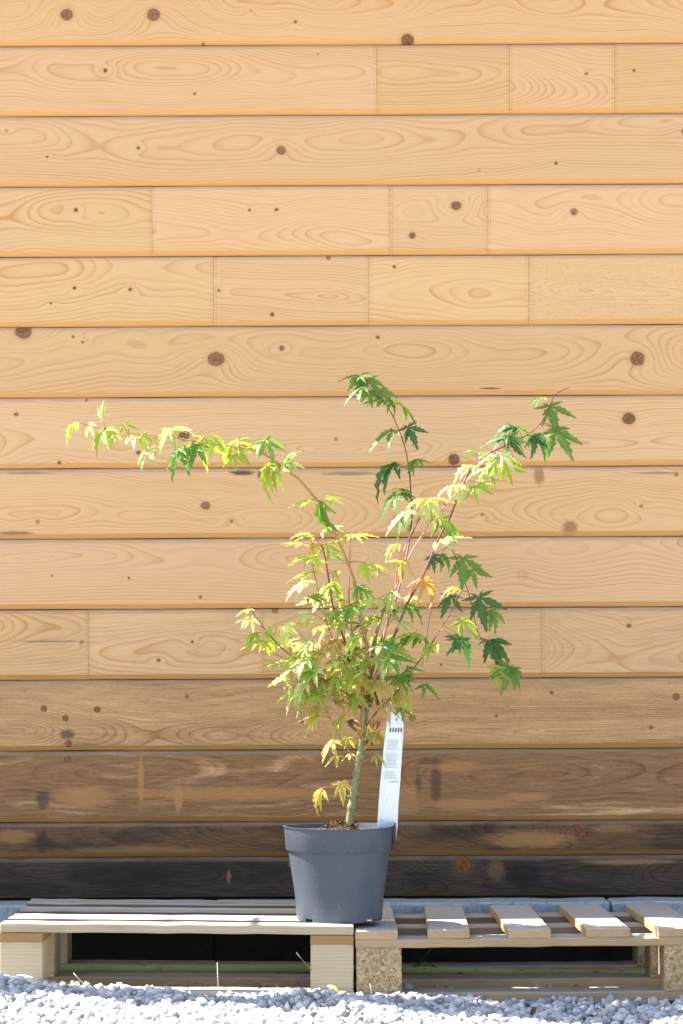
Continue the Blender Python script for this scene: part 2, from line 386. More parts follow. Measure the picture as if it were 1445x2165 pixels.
# ------------------------------------------------------------------ ground and gravel
def heap(x, y):
    t = min(1, max(0, (-0.735 - y) / 0.10)); t = t * t * (3 - 2 * t)
    h = 0.052 - 0.050 * (x + 0.75) / 1.0
    h = min(0.056, max(-0.013, h))
    h += 0.010 * math.sin(x * 7.3 + 1.0) * math.sin(y * 5 + x * 2) + 0.006 * math.sin(x * 19 + y * 11)
    far = min(1, max(0, (-1.0 - y) / 2.0))
    return -0.004 + t * h * (1 - 0.4 * far)

def axis(lo, hi, step, far):
    a = list(np.arange(lo, hi + 1e-6, step)); s = step
    left, right = [lo], [hi]
    while left[-1] > -far: s *= 1.5; left.append(left[-1] - s)
    s = step
    while right[-1] < far: s *= 1.5; right.append(right[-1] + s)
    return left[1:][::-1] + a + right[1:]
gx = axis(-1.6, 1.6, 0.04, 300); gy = axis(-2.4, 0.0, 0.03, 300)
vs = [(x, y, heap(x, y) - 0.006) for y in gy for x in gx]
nx = len(gx)
fs = [(j * nx + i, j * nx + i + 1, (j + 1) * nx + i + 1, (j + 1) * nx + i) for j in range(len(gy) - 1) for i in range(nx - 1)]
g = Nodes('gravel_bed'); P = g.coord()
vd = g.voronoi(P, 75); vc = g.voronoi(P, 75, 'Color')
col = g.mix(g.step(vd, 0.35, 0.75), g.mix(g.sep(vc)[0], (0.36, 0.36, 0.37), (0.62, 0.61, 0.60)), (0.14, 0.13, 0.12))
y_ = g.sep(P)[1]
soil_here = g.m('MULTIPLY', g.step(y_, -0.80, -0.70), g.step(g.noise(P, 40, 4), 0.25, 0.6))
col = g.mix(soil_here, col, g.mix(g.noise(P, 120, 4), (0.05, 0.042, 0.034), (0.15, 0.125, 0.10)))
g.bump(vd, 0.8, 0.006)
bed_m = g.set(col, 0.9, 0.2)
ground = link('ground', mesh('ground', vs, fs, True), bed_m); tag(ground, kind='structure')

def stone_cloud():
    r = np.random.default_rng(3)
    bm = bmesh.new(); bmesh.ops.create_icosphere(bm, subdivisions=1, radius=1.0)
    base = np.array([v.co[:] for v in bm.verts]); tri = np.array([[v.index for v in f.verts] for f in bm.faces]); bm.free()
    variants = []
    for k in range(24):
        b = base * (1 + r.uniform(-0.32, 0.28, (len(base), 1)))
        for c in range(3):                       # broken faces
            n = r.normal(size=3); n /= np.linalg.norm(n); d = b @ n; cut = r.uniform(0.35, 0.65)
            b = b - np.outer(np.maximum(d - cut, 0), n)
        variants.append(b)
    pts = []
    def fill(x0, x1, y0, y1, dens, rmin, rmax, lift, layers=1):
        n = int((x1 - x0) * (y1 - y0) * dens)
        for l in range(layers):
            xs = r.uniform(x0, x1, n); ys = r.uniform(y0, y1, n); rs = rmin + (rmax - rmin) * r.random(n) ** 1.9
            for x, y, q in zip(xs, ys, rs): pts.append((x, y, heap(x, y) + lift + l * 0.008 + r.uniform(-0.003, 0.004), q))
    fill(-1.05, 1.05, -1.55, -0.765, 6200, 0.0045, 0.0175, 0.0, 2)
    fill(-2.2, -1.05, -1.6, -0.2, 3600, 0.006, 0.012, 0.0)
    fill(1.05, 2.2, -1.6, -0.2, 3600, 0.006, 0.012, 0.0)
    fill(-2.2, 2.2, -2.6, -1.55, 3600, 0.006, 0.012, 0.0)
    fill(-1.05, 1.05, -0.765, -0.42, 1300, 0.005, 0.0125, 0.0)
    n = len(pts); V = np.zeros((n, len(base), 3)); 
    for i, (x, y, z, q) in enumerate(pts):
        a = r.normal(size=4); a /= np.linalg.norm(a); w, i1, j1, k1 = a
        M = np.array([[1-2*(j1*j1+k1*k1), 2*(i1*j1-k1*w), 2*(i1*k1+j1*w)], [2*(i1*j1+k1*w), 1-2*(i1*i1+k1*k1), 2*(j1*k1-i1*w)], [2*(i1*k1-j1*w), 2*(j1*k1+i1*w), 1-2*(i1*i1+j1*j1)]])
        s = r.uniform(0.65, 1.25, 3)
        V[i] = (variants[i % 24] * s) @ M.T * q + (x, y, z)
    F = (tri[None] + (np.arange(n) * len(base))[:, None, None]).reshape(-1, 3)
    me = bpy.data.meshes.new('gravel')
    me.vertices.add(n * len(base)); me.vertices.foreach_set('co', V.reshape(-1))
    me.loops.add(len(F) * 3); me.loops.foreach_set('vertex_index', F.reshape(-1).astype(np.int32))
    me.polygons.add(len(F)); me.polygons.foreach_set('loop_start', np.arange(0, len(F) * 3, 3, dtype=np.int32))
    me.update(calc_edges=True); me.validate()
    return me
g = Nodes('crushed_limestone'); P = g.coord()
ri = g.N.new('ShaderNodeNewGeometry').outputs['Random Per Island']
col = g.ramp(ri, [(0.0, (0.17, 0.17, 0.175)), (0.3, (0.38, 0.385, 0.39)), (0.7, (0.56, 0.565, 0.57)), (0.95, (0.68, 0.67, 0.66)), (1.0, (0.40, 0.35, 0.29))])
col = g.mix(g.m('MULTIPLY', g.noise(P, 260, 3), 0.35), col, (0.27, 0.27, 0.27))
g.bump(g.noise(P, 500, 3), 0.4, 0.001)
stone_m = g.set(col, 0.85, 0.25)
gravel = link('gravel', stone_cloud(), stone_m)
tag(gravel, 'pale grey crushed stone gravel spread in front of the pallets', 'gravel', kind='stuff')

# ------------------------------------------------------------------ pallets
def pallet_wood(name, c1, c2, grey, sp=0.006, stain=0.3, top_grey=0.95, var=0.42):
    g = Nodes(name); P0 = g.coord()
    rv = g.N.new('ShaderNodeObjectInfo').outputs['Random']
    P = g.vm('ADD', P0, g.xyz(g.m('MULTIPLY', rv, 17.0), g.m('MULTIPLY', rv, 0.11), g.m('MULTIPLY', rv, 0.07)))
    x, y, z = g.sep(P)
    yy = g.m('MULTIPLY_ADD', g.noise(g.vm('MULTIPLY', P, (2.5, 4, 4)), 1, 2), 0.05, y)
    r = g.m('SQRT', g.m('ADD', g.m('MULTIPLY', yy, yy), g.m('POWER', g.m('ADD', z, 0.03), 2.0)))
    fr = g.m('FRACT', g.m('MULTIPLY_ADD', g.noise(g.vm('MULTIPLY', P, (9, 60, 60)), 1, 3), 0.8, g.m('DIVIDE', r, sp)))
    late = g.m('MULTIPLY', g.ramp(fr, [(0, 0.05), (0.35, 0.0), (0.85, 1.0), (1.0, 0.1)]), g.noise(g.vm('MULTIPLY', P, (6, 25, 25)), 1, 2))
    col = g.mix(late, c1, c2)
    fib = g.noise(g.vm('MULTIPLY', P, (12, 330, 330)), 1, 3, 0.7)
    col = g.mix(g.m('MULTIPLY', fib, 0.35), col, (0.45, 0.33, 0.22), 'MULTIPLY')
    blot = g.step(g.noise(g.vm('MULTIPLY', P, (7, 26, 26)), 1, 4, 0.6), 0.48, 0.75)
    col = g.mix(g.m('MULTIPLY', blot, stain), col, (0.22, 0.155, 0.095))
    nz = g.sep(g.N.new('ShaderNodeNewGeometry').outputs['Normal'])[2]
    up = g.m('MULTIPLY', g.step(nz, 0.5, 0.9), g.m('MULTIPLY_ADD', g.noise(g.vm('MULTIPLY', P, (5, 40, 40)), 1, 4), 0.7, top_grey - 0.35), clamp=True)
    col = g.mix(up, col, g.mix(fib, tuple(c * 0.7 for c in grey), tuple(c * 1.25 for c in grey)))
    col = g.mix(1.0, col, g.xyz(shade_var(g, var), shade_var(g, var), shade_var(g, var)), 'MULTIPLY')
    g.bump(g.m('ADD', fib, g.m('MULTIPLY', g.noise(g.vm('MULTIPLY', P, (90, 300, 300)), 1, 3), 0.8)), 0.5, 0.0016)
    return g.set(col, 0.75, 0.2)
pale = pallet_wood('pale_pallet_wood', (0.60, 0.485, 0.32), (0.50, 0.37, 0.21), (0.46, 0.435, 0.39), 0.007, 0.25)
tan = pallet_wood('tan_pallet_wood', (0.53, 0.37, 0.20), (0.40, 0.24, 0.115), (0.41, 0.395, 0.37), 0.005, 0.4)
deckw = pallet_wood('greyed_deck_wood', (0.24, 0.165, 0.105), (0.17, 0.11, 0.065), (0.50, 0.475, 0.43), 0.006, 0.35, 1.0, 0.5)
old = pallet_wood('weathered_pallet_wood', (0.25, 0.18, 0.11), (0.17, 0.115, 0.065), (0.40, 0.375, 0.335), 0.005, 0.5)
def end_grain():
    g = Nodes('orange_end_grain'); P = g.coord(); x, y, z = g.sep(P)
    a = g.m('MULTIPLY_ADD', y, 0.75, g.m('MULTIPLY_ADD', g.noise(P, 40, 2), 0.004, z))
    late = g.ramp(g.m('FRACT', g.m('DIVIDE', a, 0.0055)), [(0, 0.0), (0.8, 1.0), (1.0, 0.1)])
    col = g.mix(late, (0.50, 0.28, 0.12), (0.36, 0.175, 0.065))
    col = g.mix(g.m('MULTIPLY', g.noise(P, 300, 3), 0.4), col, (0.25, 0.14, 0.07))
    g.bump(g.noise(P, 400, 3), 0.4, 0.001)
    return g.set(col, 0.75, 0.2)
endg = end_grain()
def chipboard():
    g = Nodes('pressed_chip'); P = g.coord()
    w = g.vm('MULTIPLY', P, (1.0, 1.0, 0.45))
    v1 = g.voronoi(g.vm('ADD', w, g.xyz(g.m('MULTIPLY', g.noise(P, 60, 3), 0.02), 0, 0)), 330, 'Color')
    v2 = g.voronoi(g.vm('MULTIPLY', P, (0.4, 1, 1.0)), 420, 'Color')
    f = g.m('ADD', g.m('MULTIPLY', g.sep(v1)[0], 0.6), g.m('MULTIPLY', g.sep(v2)[1], 0.4))
    col = g.ramp(f, [(0.05, (0.20, 0.12, 0.06)), (0.3, (0.38, 0.255, 0.13)), (0.7, (0.50, 0.36, 0.20)), (0.95, (0.64, 0.50, 0.31))])
    g.bump(f, 0.7, 0.003)
    return g.set(col, 0.85, 0.15)
chip = chipboard()

def board(name, size, loc, mat, parent, along='x', jit=0.0008, bev=0.002):
    """size = (length, width, thickness); the mesh's own x runs along the grain"""
    n = max(3, int(size[0] / 0.05))
    o = link(name, box_mesh(size[0], size[1], size[2], bev, n, jit, rnd), mat, parent, loc)
    if along == 'y': o.rotation_euler = (0, 0, R(90))
    return o

# --- left: boards lie along the wall
FRONT, BACK = -0.75, -0.15
zl = pw(0, 1951, FRONT).z; zr = pw(745, 1957, FRONT).z
xl = pw(-3, 1951, FRONT).x; xr = pw(747, 1957, FRONT).x
LW = xr - xl; tilt = math.atan2(zl - zr, LW)
HL = 0.172
pl = empty('wooden_pallet', ((xl + xr) / 2, (FRONT + BACK) / 2, (zl + zr) / 2 - HL))
pl.rotation_euler = (0, tilt, 0)
tag(pl, 'pale wooden pallet with narrow deck boards running along the wall, left of the pot', 'pallet')
NS = 7; pitch = 0.6 / NS
for i in range(NS):
    w = pitch - 0.030 + rnd.uniform(-0.005, 0.004)
    yc = -0.30 + pitch * (i + 0.5)
    if i == 0: yc = -0.30 + w / 2
    dx = rnd.uniform(-0.006, 0.006)
    o = board('deck_board', (LW + rnd.uniform(-0.006, 0.0), w, 0.021), (dx if i else 0, yc, HL - 0.0105 + (0, 0.001, -0.003, 0.0015, -0.002, 0.003, 0.001)[i]), deckw if i else pale, pl)
    if i: o.rotation_euler = (R((1.6, -1.2, 2.0, 0.4, 2.2, -0.6, 1.2)[i]), 0, 0)
BW = 0.098
for sx in (-1, 0, 1):
    if sx == 0: continue
    xc = sx * (LW / 2 - BW / 2)
    o = board('stringer_board', (0.596, BW, 0.021), (xc, 0, HL - 0.0325), endg, pl, 'y', 0.0004)
for sx in (-1, 1):
    xc = sx * (LW / 2 - BW / 2)
    for yc, d in ((-0.252, 0.09), (0, 0.12), (0.252, 0.09)):
        link('block', box_mesh(BW - 0.001, d, HL - 0.043 - 0.021, 0.002, 3, 0.0006, rnd), pale, pl, (xc, yc, 0.021 + (HL - 0.064) / 2))
for yc, mt in ((-0.252, pale), (0, tan), (0.252, old)):
    board('bottom_board', (LW - 0.004, 0.095, 0.021), (0, yc, 0.0105), mt, pl)

# --- right: deck boards run away from the viewer on three cross boards
zt = pw(1100, 1964.5, FRONT).z
xl2 = pw(752, 1966, FRONT).x; RW = 0.80
HR = 0.166
pr = empty('wooden_pallet', (xl2 + RW / 2, (FRONT + BACK) / 2, zt - HR))
pr.rotation_euler = (0, R(-0.2), 0)
tag(pr, 'worn wooden pallet with wide gaps between five boards and chipboard feet, right of the pot', 'pallet')
for k, pxc in enumerate((796, 956, 1119, 1284, 1437)):
    xc = pw(pxc, 1966, FRONT).x - (xl2 + RW / 2)
    o = board('deck_board', (0.60, 0.095 + rnd.uniform(-0.004, 0.006), 0.021), (xc, 0, HR - 0.0105), tan, pr, 'y', 0.0008)
    o.rotation_euler = (0, 0, R(90 + (0.2, -1.2, 0.3, 0.8, 0.4)[k]))
for yc, mt in ((-0.254, tan), (0, old), (0.254, old)):
    board('cross_board', (RW, 0.092, 0.019), (0, yc, HR - 0.021 - 0.0095), mt, pr)
for sx in (-1, 1):
    for yc in (-0.250, 0, 0.250):
        link('block', box_mesh(0.102, 0.10, HR - 0.040 - 0.023, 0.0015, 3, 0.0005, rnd), chip, pr,
             (sx * (RW / 2 - 0.053), yc, 0.023 + (HR - 0.063) / 2))
for yc, mt in ((-0.252, tan), (0, tan), (0.252, tan)):
    board('bottom_board', (RW - 0.006, 0.094, 0.023), (0, yc, 0.0115), mt, pr)

# --- green cane pushed under both pallets
def tube_data(pts, rads, sides=8, closed=True):
    vs, fs = [], []
    n = len(pts); up = Vector((0.13, 0.91, 0.2)).normalized()
    for i, p in enumerate(pts):
        t = (pts[min(i + 1, n - 1)] - pts[max(i - 1, 0)]).normalized()
        a = t.cross(up)
        if a.length < 1e-3: a = t.cross(Vector((1, 0, 0)))
        a.normalize(); b = t.cross(a)
        for s in range(sides):
            th = 2 * math.pi * s / sides
            vs.append(p + (a * math.cos(th) + b * math.sin(th)) * rads[i])
    for i in range(n - 1):
        for s in range(sides):
            s2 = (s + 1) % sides
            fs.append((i * sides + s, i * sides + s2, (i + 1) * sides + s2, (i + 1) * sides + s))
    fs.append(tuple(range(sides))[::-1]); fs.append(tuple(range((n - 1) * sides, n * sides)))
    return vs, fs

g = Nodes('mossy_cane'); P = g.coord()
col = g.mix(g.noise(g.vm('MULTIPLY', P, (6, 60, 60)), 1, 5), (0.20, 0.28, 0.08), (0.52, 0.58, 0.25))
col = g.mix(g.step(g.noise(g.vm('MULTIPLY', P, (30, 90, 90)), 1, 4), 0.55, 0.75), col, (0.07, 0.10, 0.05))
cane_m = g.set(col, 0.6, 0.3)
cp = [pw(60, 2047, -0.315), pw(300, 2049, -0.315), pw(650, 2048, -0.315), pw(850, 2052, -0.315), pw(1150, 2057, -0.315), pw(1470, 2062, -0.315)]
cr_ = [0.0122, 0.0122, 0.0118, 0.0112, 0.0105, 0.0095]
pts, rads = [], []
for i in range(len(cp) - 1):
    for k in range(8):
        f = k / 8; pts.append(cp[i].lerp(cp[i + 1], f)); rads.append((cr_[i] * (1 - f) + cr_[i + 1] * f) * (1.12 if k == 0 else 1))
pts.append(cp[-1]); rads.append(cr_[-1])
base = Vector((pts[0].x, pts[0].y, pts[0].z - rads[0]))
vs, fs = tube_data([p - base for p in pts], rads, 12)
cane = link('garden_cane', mesh('garden_cane', vs, fs, True), cane_m, None, base)
tag(cane, 'long mossy green cane lying underneath both pallets', 'cane')

# ------------------------------------------------------------------ pot with soil
g = Nodes('grey_nursery_plastic'); P = g.coord()
n1 = g.noise(P, 9, 4); n2 = g.noise(g.vm('MULTIPLY', P, (60, 60, 5)), 1, 4)
col = g.mix(g.m('MULTIPLY', g.m('ADD', n1, n2), 0.5), (0.046, 0.058, 0.076), (0.074, 0.090, 0.114))
dust = g.step(g.noise(P, 340, 2), 0.66, 0.74); scr = g.step(g.noise(g.vm('MULTIPLY', P, (500, 500, 16)), 1, 2), 0.68, 0.76)
col = g.mix(g.m('MULTIPLY', g.m('MAXIMUM', dust, g.m('MULTIPLY', scr, 0.6)), 0.45), col, (0.34, 0.36, 0.38))
g.bump(g.noise(P, 220, 3), 0.12, 0.001)
pot_m = g.set(col, g.m('MULTIPLY_ADD', n1, 0.2, 0.36), 0.45)
POTC = Vector((pw(718, 1900, -0.613).x, -0.613, zr + 0.0005))
pot = empty('plant_pot', POTC)
tag(pot, 'dark grey plastic nursery pot with a deep rim, standing where the two pallets meet', 'pot')
PH = 0.216
prof = [(0.0935, 0.006), (0.0985, 0.0), (0.0990, 0.008), (0.1098, PH - 0.058), (0.1105, PH - 0.0555), (0.1218, PH - 0.0545), (0.1232, PH - 0.052),
        (0.1268, PH - 0.003), (0.1290, PH - 0.0015), (0.1290, PH), (0.1250, PH), (0.1238, PH - 0.004), (0.1190, PH - 0.045), (0.0960, 0.012)]
SEG = 120
vs, fs = [], []
for (r_, z_) in prof:
    for s in range(SEG):
        a = 2 * math.pi * s / SEG; wob = 1 + 0.0035 * math.sin(2 * a + 0.7) * (z_ / PH)
        vs.append((r_ * math.cos(a) * wob, r_ * math.sin(a) * wob, z_ + 0.0012 * math.sin(2 * a + 1) * (z_ / PH)))
notch = set()
for ctr in (-135, -45, 45, 135, -90 + 180, 180, 0):
    if ctr in (-135, -45, 45, 135): 
        for s in range(SEG):
            a = (s + 0.5) / SEG * 360; da = (a - ctr + 180) % 360 - 180
            if abs(da) < 6.5: notch.add(s)
for j in range(len(prof) - 1):
    for s in range(SEG):
        if j in (0, 1) and s in notch: continue
        s2 = (s + 1) % SEG
        fs.append((j * SEG + s, j * SEG + s2, (j + 1) * SEG + s2, (j + 1) * SEG + s))
c0 = len(vs); vs.append((0, 0, 0.012))
for s in range(SEG): fs.append(((len(prof) - 1) * SEG + (s + 1) % SEG, c0, (len(prof) - 1) * SEG + s))
me = mesh('pot_body', vs, fs, True)
o = link('pot_body', me, pot_m, pot)
md = o.modifiers.new('edges', 'EDGE_SPLIT'); md.split_angle = R(40)
g = Nodes('potting_soil'); P = g.coord()
soil_m = g.set(g.mix(g.noise(P, 160, 5), (0.025, 0.016, 0.010), (0.14, 0.085, 0.05)), 0.95, 0.1)
vs, fs = [], []
NR, NA = 14, 60
for i in range(NR + 1):
    for s in range(NA):
        a = 2 * math.pi * s / NA; r_ = 0.1225 * i / NR
        h = PH - 0.012 + 0.014 * math.exp(-((r_ * math.cos(a) - 0.00) ** 2 + (r_ * math.sin(a) + 0.01) ** 2) / 0.0016) + rnd.uniform(-0.003, 0.003)
        if i == NR: h = PH - 0.016
        vs.append((r_ * math.cos(a), r_ * math.sin(a), h))
for i in range(NR):
    for s in range(NA):
        s2 = (s + 1) % NA
        fs.append((i * NA + s, i * NA + s2, (i + 1) * NA + s2, (i + 1) * NA + s))
for k in range(60):                                  # bark bits in the compost
    a = rnd.uniform(0, 6.28); r_ = rnd.uniform(0.0, 0.05); L_ = rnd.uniform(0.005, 0.014)
    c = Vector((r_ * math.cos(a), r_ * math.sin(a) - 0.01, PH - 0.001 + 0.006 * (1 - r_ / 0.05) + rnd.uniform(-0.003, 0.004)))
    d = Vector((rnd.uniform(-1, 1), rnd.uniform(-1, 1), rnd.uniform(-.5, .8))).normalized() * L_
    w_ = d.cross(Vector((rnd.uniform(-1, 1), rnd.uniform(-1, 1), 1))).normalized() * 0.0022
    t_ = d.cross(w_).normalized() * 0.0012; n0 = len(vs)
    for e in (c - d, c + d):
        vs += [e + w_, e + t_, e - w_, e - t_]
    fs += [(n0, n0 + 1, n0 + 5, n0 + 4), (n0 + 1, n0 + 2, n0 + 6, n0 + 5), (n0 + 2, n0 + 3, n0 + 7, n0 + 6), (n0 + 3, n0, n0 + 4, n0 + 7), (n0 + 3, n0 + 2, n0 + 1, n0), (n0 + 4, n0 + 5, n0 + 6, n0 + 7)]
link('soil', mesh('soil', vs, fs), soil_m, pot)

# ------------------------------------------------------------------ plant label
g = Nodes('white_label_plastic'); P = g.coord()
label_m = g.set(g.mix(g.m('MULTIPLY', g.step(g.noise(P, 150, 3), 0.62, 0.72), 0.25), (0.80, 0.82, 0.82), (0.45, 0.48, 0.50)), 0.32, 0.5)
g = Nodes('grey_print'); print_m = g.set((0.16, 0.20, 0.19), 0.5, 0.3)
g = Nodes('faint_print'); faint_m = g.set((0.42, 0.48, 0.45), 0.5, 0.3)
g = Nodes('dark_label_back'); back_m = g.set((0.05, 0.03, 0.05), 0.4, 0.4)
rows = [(1775, 795, 838), (1745, 798, 841), (1700, 801, 843), (1650, 805, 847), (1600, 810, 850), (1560, 814, 852.5), (1530, 818, 854), (1515, 820, 855), (1508, 824, 853), (1505, 829, 849)]
LY = -0.622
def lab(v, u):
    """v: row parameter (0..len-1), u: 0..1 across"""
    i = min(int(v), len(rows) - 2); f = v - i
    py = rows[i][0] * (1 - f) + rows[i + 1][0] * f
    a = rows[i][1] * (1 - f) + rows[i + 1][1] * f; b = rows[i][2] * (1 - f) + rows[i + 1][2] * f
    yy = LY + 0.020 * (u - 0.5) + 0.007 * (1 - (2 * u - 1) ** 2) - 0.006 * math.sin(v * 0.5)
    return pw(a + (b - a) * u, py, yy)
NU = 8; base = lab(0, 0.5)
vs, fs = [], []
VV = [k * 0.5 for k in range(2 * (len(rows) - 1) + 1)]
for v in VV:
    for k in range(NU + 1): vs.append(lab(v, k / NU) - base)
for i in range(len(VV) - 1):
    for k in range(NU):
        a = i * (NU + 1) + k; fs.append((a, a + 1, a + NU + 2, a + NU + 1))
tagr = empty('plant_label', base)
tag(tagr, 'long white plastic plant label sticking up from the pot rim', 'label')
o = link('label_strip', mesh('label_strip', vs, fs, True), label_m, tagr)
md = o.modifiers.new('thick', 'SOLIDIFY'); md.thickness = 0.0006; md.offset = 0
# tail folded down outside the rim
vs, fs = [], []
tx = POTC.x + 0.1292
tl = [(1738, 0.001), (1752, 0.0025), (1775, 0.0015), (1797, -0.0005)]
for py, off in tl:
    zc = pw(835, py, -0.61).z
    for k in range(6):
        yy = -0.640 + 0.044 * k / 5
        rx = math.sqrt(max(0, 0.1300 ** 2 - (yy + 0.613) ** 2))
        vs.append(Vector((POTC.x + rx + off, yy, zc)) - base)
for i in range(3):
    for k in range(5): fs.append((i * 6 + k, i * 6 + k + 1, (i + 1) * 6 + k + 1, (i + 1) * 6 + k))
o = link('label_tail', mesh('label_tail', vs, fs, True), back_m, tagr)
md = o.modifiers.new('thick', 'SOLIDIFY'); md.thickness = 0.0008; md.offset = 1
def v_at(py):
    for i in range(len(rows) - 1):
        if rows[i][0] >= py >= rows[i + 1][0]: return i + (rows[i][0] - py) / (rows[i][0] - rows[i + 1][0])
    return 0
def patch(u0, u1, p0, p1, dst):
    vs, fs = dst; n = len(vs); K = 3
    for py in (p0, p1):
        for k in range(K + 1):
            q = lab(v_at(py), u0 + (u1 - u0) * k / K); vs.append(q + Vector((0, -0.0011, 0)) - base)
    for k in range(K): fs.append((n + k, n + k + 1, n + K + 2 + k, n + K + 1 + k))
dk = ([], []); ft = ([], [])
for k in range(5):                                     # row of small oval symbols
    uc = 0.26 + 0.155 * k; n = len(dk[0])
    for s in range(12):
        a = 2 * math.pi * s / 12
        dk[0].append(lab(v_at(1543.5 - 5.5 * math.sin(a)), uc + 0.058 * math.cos(a)) + Vector((0, -0.0011, 0)) - base)
    dk[1].append(tuple(range(n, n + 12)))
patch(0.52, 0.60, 1524, 1518, dk); patch(0.86, 0.93, 1524, 1517, dk); patch(0.15, 0.2, 1524, 1521, dk)
py = 1564.0
while py < 1647:
    if abs(py - 1588) > 3 and abs(py - 1627) > 2.5:
        patch(0.14 + rnd.uniform(0, .03), 0.86 - rnd.uniform(0, .22), py + 1.0, py, ft)
    py += 2.9
patch(0.46, 0.92, 1654, 1651.5, dk if False else ft)
for (u_, p_) in ((0.30, 1604), (0.36, 1690), (0.15, 1733), (0.22, 1735)): patch(u_, u_ + 0.035, p_ + 2, p_, dk)
o = link('printed_symbols', mesh('printed_symbols', *dk), print_m, tagr); o['kind'] = 'stuff'
o = link('printed_lines', mesh('printed_lines', *ft), faint_m, tagr); o['kind'] = 'stuff'

# ------------------------------------------------------------------ maple
def bark(name, c1, c2, c3, rough=0.5):
    g = Nodes(name); P = g.coord()
    col = g.mix(g.noise(g.vm('MULTIPLY', P, (90, 90, 22)), 1, 4), c1, c2)
    col = g.mix(g.m('MULTIPLY', g.step(g.noise(P, 210, 3), 0.58, 0.72), 0.6), col, c3)
    g.bump(g.noise(P, 260, 3), 0.35, 0.0012)
    return g.set(col, rough, 0.4)
trunk_m = bark('maple_trunk_bark', (0.15, 0.16, 0.065), (0.27, 0.28, 0.13), (0.085, 0.055, 0.032))
trunk_g = bark('maple_stem_bark', (0.17, 0.15, 0.06), (0.30, 0.25, 0.09), (0.22, 0.13, 0.06))
twig_t = bark('tan_twig_bark', (0.34, 0.17, 0.065), (0.46, 0.25, 0.11), (0.24, 0.13, 0.05))
twig_r = bark('red_twig_bark', (0.17, 0.045, 0.045), (0.28, 0.085, 0.075), (0.12, 0.03, 0.03))
twig_p = bark('pink_twig_bark', (0.42, 0.17, 0.14), (0.55, 0.27, 0.22), (0.30, 0.10, 0.09))
twig_d = bark('dark_twig_bark', (0.10, 0.05, 0.045), (0.17, 0.09, 0.07), (0.07, 0.03, 0.03))
g = Nodes('petiole_skin'); petiole_m = g.set((0.46, 0.15, 0.10), 0.45, 0.4)
petiole_g = Nodes('green_petiole_skin').set((0.42, 0.36, 0.15), 0.45, 0.4)

def leaf_material(name, c1, c2, edge, edge_amt, trans, vein):
    g = Nodes(name)
    uv = g.N.new('ShaderNodeUVMap').outputs[0]; u, v, _ = g.sep(uv)
    P = g.coord(); rv = g.N.new('ShaderNodeObjectInfo').outputs['Random']
    Pn = g.vm('ADD', P, g.xyz(g.m('MULTIPLY', rv, 31.0), 0, 0))
    f = g.m('ADD', g.m('MULTIPLY', g.noise(Pn, 2.2, 3), 0.7), g.m('MULTIPLY_ADD', rv, 0.7, -0.2), clamp=True)
    col = g.mix(f, c1, c2)
    au = g.m('ABSOLUTE', u)
    tipw = g.m('MULTIPLY', g.m('MAXIMUM', g.step(au, 0.55, 1.0), g.step(v, 0.62, 1.0)), g.step(g.noise(Pn, 3.5, 3), 0.38, 0.62))
    col = g.mix(g.m('MULTIPLY', tipw, edge_amt), col, edge)
    side = g.m('SUBTRACT', 1.0, g.step(g.m('ABSOLUTE', g.m('SUBTRACT', g.m('FRACT', g.m('ADD', g.m('MULTIPLY', v, 7.0), g.m('MULTIPLY', au, -1.2))), 0.5)), 0.02, 0.10))
    ve = g.m('MAXIMUM', g.m('SUBTRACT', 1.0, g.step(au, 0.035, 0.12)), g.m('MULTIPLY', side, 0.22))
    col = g.mix(g.m('MULTIPLY', ve, 0.6), col, vein)
    g.set(col, g.m('MULTIPLY_ADD', rv, 0.12, 0.30), 0.55)
    g.bump(g.m('ADD', g.m('MULTIPLY', ve, -1.0), g.m('MULTIPLY', g.noise(P, 30, 2), 0.5)), 0.3, 0.01)
    tr = g.N.new('ShaderNodeBsdfTranslucent')
    tc = g.mix(1.0, col, (1.0, 1.0, 0.42), 'MULTIPLY'); g.L.new(g.mix(0.8, tc, trans), tr.inputs[0])
    mx = g.N.new('ShaderNodeMixShader'); mx.inputs[0].default_value = 0.5
    g.L.new(g.bsdf.outputs[0], mx.inputs[1]); g.L.new(tr.outputs[0], mx.inputs[2]); g.L.new(mx.outputs[0], g.out.inputs['Surface'])
    return g.mat
